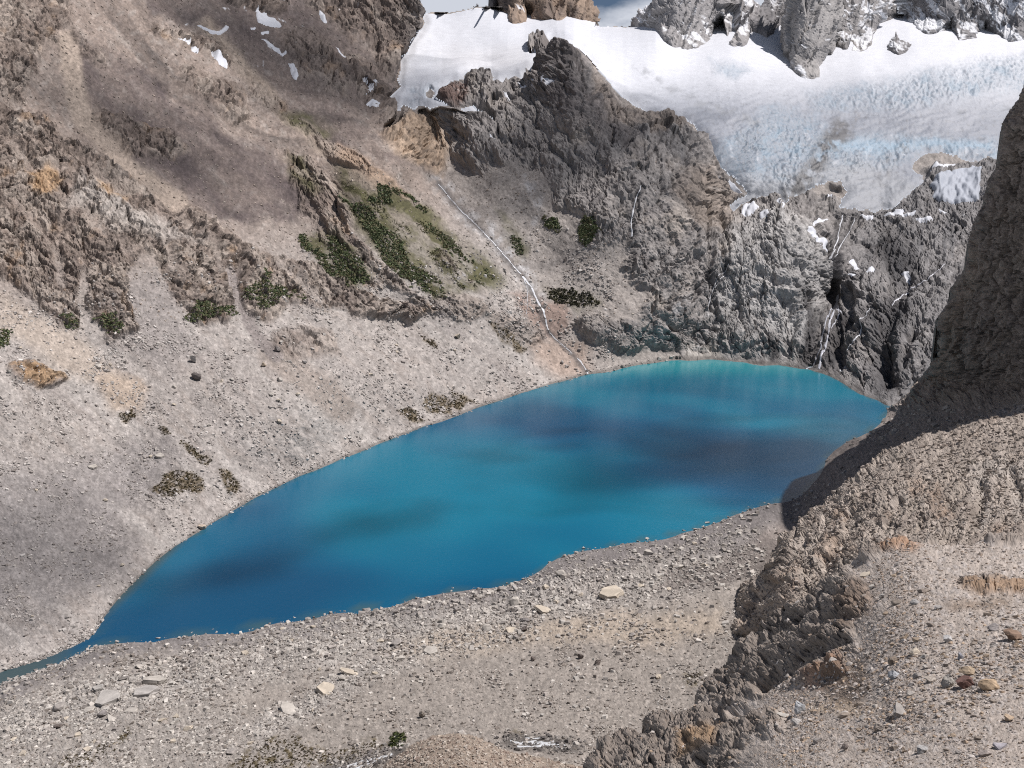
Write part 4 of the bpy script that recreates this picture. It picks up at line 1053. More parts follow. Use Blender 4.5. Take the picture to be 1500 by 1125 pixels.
def fore_finish(L):
    PX, PY = L.PX, L.PY
    ledge = np.maximum.reduce([poly(L, [(1240, 830), (1260, 850), (1270, 890), (1245, 915), (1255, 950), (1235, 985), (1180, 990), (1120, 1020), (1075, 1035), (1000, 1035), (1080, 930), (1180, 870)], 9, 14),
                               poly(L, [(840, 1140), (880, 1080), (960, 1040), (1060, 1035), (1080, 1050), (1140, 1045), (1150, 1070), (1090, 1085), (1080, 1115), (1060, 1150)], 9, 14),
                               poly(L, [(1260, 806), (1290, 792), (1330, 790), (1340, 800), (1300, 806), (1270, 822)], 5, 8) * 0.7, poly(L, [(1405, 850), (1440, 842), (1500, 850), (1520, 870), (1460, 868), (1415, 862)], 5, 8) * 0.8, poly(L, [(1440, 785), (1560, 780), (1560, 800), (1450, 797)], 4, 6) * 0.7])
    L.ledge = ledge
    U = PX + L.wx * 16; V = PY + L.wy * 16
    a = math.radians(-40)
    Ur = U * math.cos(a) + V * math.sin(a); Vr = -U * math.sin(a) + V * math.cos(a)
    dr = rock_relief(Ur / 1.5, Vr, 60, 6, 501, (26, 11, 5), (1.5, 1.4, 0.9), 0.13, 0.14)
    g1, _ = joints(Ur / 1.4, Vr, 34, 481); g2, _ = joints(Ur / 1.2, Vr, 14, 483, 0.10)
    dr = dr - 3.2 * g1 - 1.8 * g2
    pa = cells(U, V * 1.2, 6.5, 51); pb = cells(U + 5, V * 1.2, 3.6, 52)
    lump = fbm(PX, PY, 60, 4, 0.5, 511)
    dg = lump * 2.2 + fbm(PX, PY, 9, 4, 0.7, 521) * 0.7 + 1.5 * (0.55 - pa[0]) * (pa[3] > 0.55) + 0.9 * (0.5 - pb[0])
    d = lerp(dg, dr, ledge)
    for pts, wd, dp in (([(1225, 870), (1180, 900), (1120, 940), (1060, 1000)], 10, 6), ([(1240, 940), (1180, 970), (1120, 1005)], 9, 12), ([(1245, 905), (1200, 915)], 6, 8), ([(1090, 1045), (1050, 1060), (1010, 1090)], 8, 8), ([(940, 1070), (905, 1110), (890, 1140)], 9, 9), ([(1080, 1095), (1040, 1110), (1030, 1140)], 7, 9), ([(1412, 858), (1440, 866)], 4, 4)):
        d = d - stroke(L, pts, wd, wd * 0.9, 8) * dp
    L.P = L.P0 + L.N * (d * L.mpp)[..., None]
    spot = fbm(PX, PY, 7, 4, 0.7, 531); tone = fbm(PX, PY, 70, 4, 0.55, 533)
    L.col[:] = (0.345, 0.300, 0.262)
    paint(L, sstep(0.05, 0.5, tone), (0.275, 0.233, 0.20), 0.7)
    paint(L, sstep(0.1, 0.5, spot), (0.46, 0.42, 0.375), 0.45)
    paint(L, sstep(0.1, 0.5, -spot), (0.155, 0.13, 0.112), 0.55)
    paint(L, (pa[3] > 0.8) * 1.0, (0.36, 0.33, 0.31), 0.5)
    paint(L, ledge, (0.17, 0.142, 0.12), 0.85)  # dark brown rock, darkened further to paint in the ledge shadows
    paint(L, ledge * sstep(0.0, 0.4, fbm(Ur / 2, Vr, 26, 4, 0.6, 541)), (0.11, 0.09, 0.075), 0.7)
    paint(L, ledge * sstep(0.1, 0.4, -fbm(Ur / 2, Vr, 30, 4, 0.6, 543)), (0.33, 0.29, 0.25), 0.6)
    for pts, c, k in (([(1180, 985), (1230, 960), (1250, 990), (1210, 1010), (1170, 1010)], (0.30, 0.175, 0.11), 0.7), ([(1205, 975), (1265, 965), (1275, 1020), (1225, 1040), (1205, 1010)], (0.12, 0.085, 0.06), 0.75), ([(1230, 870), (1275, 850), (1280, 900), (1230, 930)], (0.15, 0.108, 0.08), 0.7),
                      ([(1290, 793), (1345, 792), (1340, 806), (1300, 804)], (0.33, 0.185, 0.10), 0.7), ([(1400, 850), (1520, 845), (1520, 872), (1420, 866)], (0.29, 0.19, 0.115), 0.7), ([(1380, 880), (1480, 876), (1480, 892), (1390, 894)], (0.185, 0.132, 0.09), 0.6), ([(990, 1080), (1060, 1060), (1050, 1090), (1000, 1120)], (0.31, 0.20, 0.11), 0.6), ([(1180, 1030), (1290, 1030), (1260, 1048), (1200, 1046)], (0.35, 0.265, 0.18), 0.6)):
        paint(L, poly(L, pts, 8, 16), c, k)
    grain(L, 0.10, 0.18, 0.22)
    L.keep = samp(SFO, PX + L.wx * 6, PY + L.wy * 6) > 0


fore_finish(FO)
tag(grid_object('foreground_slope', FO.P, FO.keep, FO.col, M_NEAR, smooth=False, skirt=(0.25, 0.35)), 'stony brown foreground slope with dark ledges at the lower right', 'slope', kind='structure')

MOUND_OUT = [(540, 1150), (566, 1118), (590, 1099), (612, 1086), (640, 1077), (668, 1074), (692, 1077), (712, 1086), (735, 1097), (770, 1104), (800, 1110), (830, 1118), (870, 1128), (930, 1150), (930, 1280), (540, 1280)]
MO_PTS = [(x, y, float(yz(x, y, z))) for x, y, z in [(560, 1125, 60), (612, 1086, 68), (668, 1074, 70), (735, 1097, 68), (800, 1110, 66), (870, 1128, 64), (640, 1100, 72), (680, 1125, 78), (600, 1125, 70), (760, 1125, 73), (700, 1250, 100), (850, 1250, 90), (560, 1250, 88)]]
FMO, _ = field(MO_PTS)
SMO = sdf(MOUND_OUT)
MO = make_layer(np.arange(530, 930, G).astype(f32), axis(1062, 1260, 1062, 1140, G, 8), lambda X, Y: samp(FMO, X, Y, RX0, RY0, FS) * (1 + 0.04 * np.clip(1 - samp(SMO, X, Y) / 14.0, 0, 1) ** 2))
_pa = cells(MO.PX, MO.PY * 1.2, 6, 61)
MO.P = MO.P0 + MO.N * ((fbm(MO.PX, MO.PY, 40, 4, 0.55, 601) * 2.5 + fbm(MO.PX, MO.PY, 9, 4, 0.65, 603) * 1.2 + 1.3 * (0.5 - _pa[0]) * (_pa[3] > 0.5)) * MO.mpp)[..., None]
MO.col[:] = (0.265, 0.215, 0.172)
paint(MO, sstep(0.0, 0.4, fbm(MO.PX, MO.PY, 20, 4, 0.6, 605)), (0.20, 0.152, 0.118), 0.7)
paint(MO, sstep(0.1, 0.5, fbm(MO.PX, MO.PY, 6, 4, 0.6, 607)), (0.36, 0.31, 0.26), 0.5)
grain(MO, 0.10, 0.18, 0.22)
tag(grid_object('gravel_mound', MO.P, samp(SMO, MO.PX + MO.wx * 7, MO.PY + MO.wy * 7) > 0, MO.col, M_SHORE, skirt=(0.12, 0.15)), 'rounded brown gravel mound beside the white brook at the bottom of the picture', 'mound', kind='structure')

s1 = samp(SQ, Q1.PX + Q1.wx * 3, Q1.PY + Q1.wy * 3); s2 = samp(SQ, Q2.PX + Q2.wx * 4, Q2.PY + Q2.wy * 4)
k1 = (s1 > 0) & (samp(SFO, Q1.PX, Q1.PY) < 30) & (samp(SSP, Q1.PX, Q1.PY) < 30) & (Q1.PX > -281) & ((Q1.cl < 0.95) | (Q1.PX > 1560))
k2 = (s2 > 0) & (Q2.cl > 0.35)
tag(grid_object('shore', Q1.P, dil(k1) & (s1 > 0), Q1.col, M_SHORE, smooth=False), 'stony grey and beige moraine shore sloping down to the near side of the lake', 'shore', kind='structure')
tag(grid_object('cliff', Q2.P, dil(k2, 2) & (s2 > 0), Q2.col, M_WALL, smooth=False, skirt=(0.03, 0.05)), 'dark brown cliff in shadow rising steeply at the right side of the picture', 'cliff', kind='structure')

# ------------------------------------------------------------------ the lake
def build_lake():
    xs = np.concatenate([np.arange(-700, -260, 20), np.arange(-260, 460, 6.0), np.arange(460, 900, 20)]).astype(f32)
    ys = np.concatenate([np.arange(120, 280, 10), np.arange(280, 1060, 8.0), np.arange(1060, 1300, 20)]).astype(f32)
    X, Y = np.meshgrid(xs, ys)
    P = np.stack([X, Y, np.zeros_like(X)], -1)
    col = np.zeros(X.shape + (3,), f32)
    col[:] = (0.006, 0.092, 0.172)
    def mixin(m, c):
        nonlocal col
        col = col + (np.array(c, f32) - col) * m[..., None]
    silt = fbm(X * 0.62 - Y * 0.42, Y * 0.75 + X * 0.5, 150, 3, 0.45, 703)
    mixin(sstep(-0.15, 0.35, silt) * 0.85, (0.010, 0.150, 0.230))
    mixin(sstep(0.0, 0.4, -silt) * 0.85, (0.004, 0.052, 0.118))
    far = sstep(640, 960, Y)
    mixin(far * 0.6, (0.016, 0.165, 0.225))
    mixin(sstep(860, 980, Y) * 0.8, (0.034, 0.25, 0.275))
    # rim of shallow water
    shore = np.concatenate([[point(np.array(float(a)), np.array(float(b)), ylake(a, b)) for a, b in s] for s in (SHORE_FAR[3:],)])
    shore2 = np.array([point(np.array(float(a)), np.array(float(b)), ylake(a, b)) for a, b in SHORE_NEAR[3:]])
    d = np.minimum(segdist([tuple(p[:2]) for p in shore], X, Y, closed=False), segdist([tuple(p[:2]) for p in shore2], X, Y, closed=False))
    mixin((1 - sstep(0.2, 3.2, d + 1.5 * fbm(X, Y, 12, 3, 0.6, 711))) * 0.65, (0.05, 0.095, 0.095))
    strm = 1 - sstep(-198, -187, X + 0.0 * Y)
    mixin(strm * 0.9, (0.050, 0.074, 0.076))
    m, n, b = new_mat('glacial lake water')
    at = n.nodes.new('ShaderNodeAttribute'); at.attribute_name = 'Col'
    n.links.new(at.outputs['Color'], b.inputs['Base Color'])
    b.inputs['Roughness'].default_value = 0.12
    b.inputs['IOR'].default_value = 1.333
    b.inputs['Specular IOR Level'].default_value = 0.28
    tcx = n.nodes.new('ShaderNodeTexCoord')
    h = None
    for s, k in ((0.35, 1.0), (1.3, 0.5)):
        mpn = n.nodes.new('ShaderNodeMapping'); mpn.inputs['Scale'].default_value = (1.0, 1.7, 1); mpn.inputs['Rotation'].default_value = (0, 0, 0.5)
        t = n.nodes.new('ShaderNodeTexNoise'); t.inputs['Scale'].default_value = s; t.inputs['Detail'].default_value = 4
        n.links.new(tcx.outputs['Object'], mpn.inputs['Vector']); n.links.new(mpn.outputs['Vector'], t.inputs['Vector'])
        mm = n.nodes.new('ShaderNodeMath'); mm.operation = 'MULTIPLY'; mm.inputs[1].default_value = k
        n.links.new(t.outputs['Fac'], mm.inputs[0])
        if h is None: h = mm.outputs[0]
        else:
            a = n.nodes.new('ShaderNodeMath'); n.links.new(h, a.inputs[0]); n.links.new(mm.outputs[0], a.inputs[1]); h = a.outputs[0]
    bp = n.nodes.new('ShaderNodeBump'); bp.inputs['Strength'].default_value = 0.35; bp.inputs['Distance'].default_value = 0.25
    n.links.new(h, bp.inputs['Height']); n.links.new(bp.outputs['Normal'], b.inputs['Normal'])
    o = grid_object('lake', P, np.ones(X.shape, bool), col, m)
    tag(o, 'deep turquoise glacial lake filling the basin below the mountains', 'lake', kind='structure')


build_lake()

# ================================================================== STONES
_CUBE = np.array([(-1, -1, -1), (1, -1, -1), (1, 1, -1), (-1, 1, -1), (-1, -1, 1), (1, -1, 1), (1, 1, 1), (-1, 1, 1)], f32)
_CT = np.array([(0, 2, 1), (0, 3, 2), (4, 5, 6), (4, 6, 7), (0, 1, 5), (0, 5, 4), (1, 2, 6), (1, 6, 5), (2, 3, 7), (2, 7, 6), (3, 0, 4), (3, 4, 7)], np.int32)
PROTO = []
for _k in range(24):
    q = _CUBE.copy()
    q[4:, :2] *= 0.55 + 0.35 * RNG.random()
    q += RNG.normal(0, 0.24, q.shape)
    q *= np.array([1.0, 0.62 + 0.3 * RNG.random(), 0.42 + 0.3 * RNG.random()])
    PROTO.append(q.astype(f32))
PROTO = np.array(PROTO)
_bm = bmesh.new(); bmesh.ops.create_icosphere(_bm, subdivisions=1, radius=1.0)
_ICO = np.array([v.co[:] for v in _bm.verts], f32); _IT = np.array([[v.index for v in f.verts] for f in _bm.faces], np.int32); _bm.free()
PROTO2 = []
for _k in range(24):
    q = _ICO.copy()
    for _j in range(5):
        nn_ = RNG.normal(size=3); nn_ /= np.linalg.norm(nn_)
        q -= np.clip(q @ nn_ - RNG.uniform(0.35, 0.7), 0, None)[:, None] * nn_
    q += RNG.normal(0, 0.07, q.shape)
    q *= np.array([1.0, 0.65 + 0.3 * RNG.random(), 0.5 + 0.3 * RNG.random()]) * 1.1
    PROTO2.append(q.astype(f32))
PROTO2 = np.array(PROTO2)


def rot_batch(n, nrm, tilt=0.35):
    """random yaw about a mean of up and the slope's normal, with some tilt"""
    z = nrm * 0.6 + np.array([0, 0, 0.4]) + RNG.normal(0, tilt * 0.5, (n, 3))
    z /= np.linalg.norm(z, axis=1, keepdims=True)
    a = RNG.normal(0, 1, (n, 3)); x = np.cross(a, z); x /= np.linalg.norm(x, axis=1, keepdims=True) + 1e-9
    y = np.cross(z, x)
    return np.stack([x, y, z], -1).astype(f32)


def scatter(L, name, n, weight, smin, smax, alpha, mat, tones, label, sink=0.25, round_=False):
    PR, TR = (PROTO2, _IT) if round_ else (PROTO, _CT)
    nv = PR.shape[1]
    """loose stones nobody could count: real bodies, joined"""
    wgt = np.clip(weight, 0, None) * (L.PX > -30) * (L.PX < 1640) * (L.PY > -20) * (L.PY < 1140)
    p = wgt.ravel().astype(np.float64); p /= p.sum()
    ids = RNG.choice(len(p), n, p=p)
    pos = L.P.reshape(-1, 3)[ids]; nr = L.N.reshape(-1, 3)[ids]; m = L.mpp.ravel()[ids]
    u = RNG.random(n)
    s = (smin ** (1 - alpha) + u * (smax ** (1 - alpha) - smin ** (1 - alpha))) ** (1 / (1 - alpha))
    r = (s * m * 0.5).astype(f32)
    Rm = rot_batch(n, nr)
    v = PR[RNG.integers(0, len(PR), n)] * r[:, None, None]
    v = np.einsum('nij,nkj->nki', Rm, v) + (pos + nr * (r * (0.45 - sink))[:, None])[:, None, :]
    F = (TR[None] + (np.arange(n, dtype=np.int32) * nv)[:, None, None]).reshape(-1, 3)
    t = np.array(tones, f32)[RNG.integers(0, len(tones), n)] * np.exp(RNG.normal(0, 0.16, (n, 1)))
    c = np.repeat(t[:, None, :], nv, 1)
    return tag(mesh_from(name, v.reshape(-1, 3), F, c, mat, smooth=False), label, 'loose stones', kind='stuff')


_lnd = (keepM & (M.gl < 0.2)) * (M.PY < _wat - 2)
_leftscree = _lnd * sstep(380, 480, M.PY + 0.1 * M.PX) * (M.PX < 900) * (1 - 0.75 * M.rock)
_bl = sstep(-0.1, 0.35, fbm(M.PX, M.PY, 60, 4, 0.6, 801))
scatter(M, 'scree', 11000, _leftscree * (0.08 + _bl), 1.5, 6, 3.1, M_STONE_FAR, [(0.40, 0.37, 0.34), (0.33, 0.30, 0.275), (0.46, 0.43, 0.40), (0.27, 0.24, 0.22)], 'pale scree stones strewn over the lower mountainside above the lake')
scatter(M, 'debris', 3000, _lnd * (M.PY < 470) * (M.PX < 960) * (0.15 + 0.85 * (1 - M.rock)), 1.4, 3.6, 3.2, M_STONE_FAR, [(0.30, 0.25, 0.21), (0.38, 0.33, 0.28), (0.26, 0.22, 0.19)], 'brown rock debris on the higher slopes')
_q = (s1 > 3) * (Q1.PY < 1140) * (Q1.cl < 0.3)
_under = 1 - np.maximum(samp(SFO, Q1.PX, Q1.PY) > 4, samp(SSP, Q1.PX, Q1.PY) > 4)
_qs = _q * _under * ((Q1.P[..., 2] > 0.1) * 1.0)
_cl = sstep(-0.05, 0.35, fbm(Q1.PX, Q1.PY, 50, 4, 0.6, 803))
scatter(Q1, 'rubble', 19000, _qs * (0.12 + 1.0 * Q1.rub + 0.5 * _cl), 1.8, 10, 2.9, M_STONE, [(0.40, 0.37, 0.335), (0.33, 0.30, 0.27), (0.47, 0.44, 0.40), (0.26, 0.235, 0.215)], 'pale angular rubble covering the near shore of the lake')
scatter(Q1, 'debris', 4800, _qs * sstep(850, 930, Q1.PY) * (0.15 + _cl), 2.0, 8, 2.8, M_STONE, [(0.22, 0.195, 0.172), (0.29, 0.255, 0.225), (0.18, 0.155, 0.135)], 'brown stones scattered over the beige gravel of the near shore')
scatter(SP, 'debris', 4200, SP.keep * (samp(SFO, SP.PX, SP.PY) < 4), 2.0, 7, 2.8, M_STONE, [(0.30, 0.26, 0.22), (0.38, 0.33, 0.29), (0.2, 0.165, 0.14)], 'broken stones lying on the ledges of the rock spur')
_band = np.maximum(stroke(FO, [(1230, 1000), (1330, 990), (1420, 985), (1540, 950)], 42, 34, 20), stroke(FO, [(1240, 1060), (1340, 1040), (1420, 1030)], 20, 18, 14))
_fc = sstep(-0.1, 0.4, fbm(FO.PX, FO.PY, 80, 4, 0.6, 805))
scatter(FO, 'gravel', 11000, FO.keep * (0.25 + _fc) * (1 - 0.75 * FO.ledge), 1.6, 6, 2.9, M_STONE_NEAR, [(0.33, 0.29, 0.255), (0.41, 0.37, 0.34), (0.25, 0.21, 0.18), (0.30, 0.235, 0.185)], 'small stones and gravel covering the foreground slope')
scatter(FO, 'pebbles', 2000, FO.keep * (0.05 + _fc + 1.3 * _band) * (1 - 0.8 * FO.ledge) * sstep(800, 1000, FO.PY), 4, 12, 2.6, M_STONE_NEAR, [(0.33, 0.295, 0.27), (0.42, 0.385, 0.355), (0.26, 0.22, 0.19), (0.36, 0.275, 0.20)], 'fist-sized grey and tan stones among the foreground gravel', 0.3, True)
scatter(MO, 'pebbles', 2200, (samp(SMO, MO.PX, MO.PY) > 2) * 1.0, 2.0, 7, 2.8, M_STONE, [(0.32, 0.275, 0.23), (0.40, 0.35, 0.30), (0.22, 0.17, 0.14)], 'small stones on the brown gravel mound')

_shM = segdist(SHORE_FAR, M.PX, M.PY, closed=False) + 4 * fbm(M.PX, M.PY, 30, 3, 0.6, 811); _shQ = segdist(SHORE_NEAR, Q1.PX, Q1.PY, closed=False) + 4 * fbm(Q1.PX, Q1.PY, 30, 3, 0.6, 813)
scatter(M, 'shore_stones', 1500, (keepM & (_shM < 5)) * (M.PX < 1000) * (0.2 + 4.0 * (M.PX < 150)), 1.6, 6, 2.8, M_STONE_FAR, [(0.33, 0.30, 0.275), (0.42, 0.39, 0.36), (0.2, 0.18, 0.165)], 'stones standing in the shallows along the far shore', 0.05)
scatter(Q1, 'shore_stones', 1700, ((s1 > 1) & (_shQ < 6) & (Q1.PX < 1180)) * (0.3 + 4.0 * (Q1.PX < 150)), 1.6, 7, 2.8, M_STONE, [(0.33, 0.30, 0.275), (0.42, 0.39, 0.36), (0.2, 0.18, 0.165)], 'stones standing in the shallows along the near shore', 0.05)

_bq = stroke(Q1, [(460, 1140), (510, 1122), (556, 1110), (585, 1100)], 13, 8, 6) + stroke(Q1, [(740, 1086), (790, 1089), (845, 1093)], 11, 7, 6)
scatter(Q1, 'brook_stones', 420, _bq * _qs, 2.5, 9, 2.4, M_STONE, [(0.10, 0.09, 0.085), (0.16, 0.145, 0.135), (0.26, 0.24, 0.22)], 'dark wet stones in and beside the white brook', 0.1)

# ------------------------------------------------------------------ boulders one can point to
def hull_mesh(name, seed, sub, dims, cuts=11, rough=0.03):
    """an angular boulder: a ball cut flat by many planes, then slightly weathered"""
    r = np.random.default_rng(seed)
    bm = bmesh.new()
    bmesh.ops.create_icosphere(bm, subdivisions=sub, radius=1.0)
    bm.verts.ensure_lookup_table()
    V = np.array([v.co[:] for v in bm.verts], np.float64)
    nn = r.normal(size=(cuts, 3)); nn /= np.linalg.norm(nn, axis=1, keepdims=True)
    for k in range(cuts):
        d = r.uniform(0.42, 0.78)
        V -= np.clip(V @ nn[k] - d, 0, None)[:, None] * nn[k]
    V += r.normal(0, rough, V.shape)
    V /= np.abs(V).max(0)
    V *= np.array(dims) * 0.5
    for v, c in zip(bm.verts, V):
        v.co = c
    me = bpy.data.meshes.new(name)
    bm.to_mesh(me); bm.free()
    return me


def slab_mesh(name, seed, dims):
    """a thick plate with a broken many-sided outline and chipped edges"""
    r = np.random.default_rng(seed)
    n = r.integers(4, 7)
    ang = np.sort((np.arange(n) + r.uniform(-0.42, 0.42, n)) * 2 * np.pi / n)
    rad = r.uniform(0.55, 1.0, n)
    wedge = r.normal(0, 0.32, 2)
    bm = bmesh.new()
    bot = [bm.verts.new((math.cos(a) * q * 1.04, math.sin(a) * q * 1.04, -1)) for a, q in zip(ang, rad)]
    top = [bm.verts.new((math.cos(a) * q * 0.97 + r.normal(0, 0.02), math.sin(a) * q * 0.97 + r.normal(0, 0.02), 1 + r.normal(0, 0.12) + wedge[0] * math.cos(a) + wedge[1] * math.sin(a))) for a, q in zip(ang, rad)]
    bm.faces.new(top); bm.faces.new(list(reversed(bot)))
    for i in range(n):
        j = (i + 1) % n
        bm.faces.new((bot[i], bot[j], top[j], top[i]))
    bmesh.ops.bevel(bm, geom=bm.edges[:], offset=0.07, segments=1, affect='EDGES')
    bmesh.ops.triangulate(bm, faces=bm.faces[:])
    bmesh.ops.subdivide_edges(bm, edges=bm.edges[:], cuts=1)
    V = np.array([v.co[:] for v in bm.verts])
    V += r.normal(0, 0.028, V.shape)
    V *= np.array(dims) * 0.5 / np.abs(V).max(0)
    for v, c in zip(bm.verts, V):
        v.co = c
    me = bpy.data.meshes.new(name)
    bm.to_mesh(me); bm.free()
    return me


def finish_stone(me, tone, mat, seed=0):
    r = np.random.default_rng(seed)
    n = len(me.vertices)
    a = me.attributes.new('Col', 'FLOAT_COLOR', 'POINT')
    c = np.ones((n, 4), f32)
    c[:, :3] = np.array(tone) * 0.86 * np.exp(r.normal(0, 0.15, (n, 1)))
    a.data.foreach_set('color', c.ravel())
    me.polygons.foreach_set('use_smooth', np.zeros(len(me.polygons), bool))
    me.materials.append(mat)


def place_on(L, o, px, py, lift, yaw, follow=0.6, tilt=(0, 0)):
    i, j = seat(L, px, py)
    n = Vector(L.N[i, j].tolist()) * follow + Vector((0, 0, 1 - follow))
    n.normalize()
    q = Vector((0, 0, 1)).rotation_difference(n)
    M3 = q.to_matrix() @ Matrix.Rotation(yaw, 3, 'Z') @ Matrix.Rotation(tilt[0], 3, 'X') @ Matrix.Rotation(tilt[1], 3, 'Y')
    p = Vector(L.P[i, j].tolist()) + n * lift
    o.matrix_world = Matrix.Translation(p) @ M3.to_4x4()


PALE, CREAM, MID, DARK, TAN, RED, BLUE = (0.46, 0.425, 0.38), (0.52, 0.455, 0.37), (0.33, 0.30, 0.275), (0.15, 0.125, 0.112), (0.45, 0.335, 0.225), (0.17, 0.10, 0.085), (0.36, 0.37, 0.385)
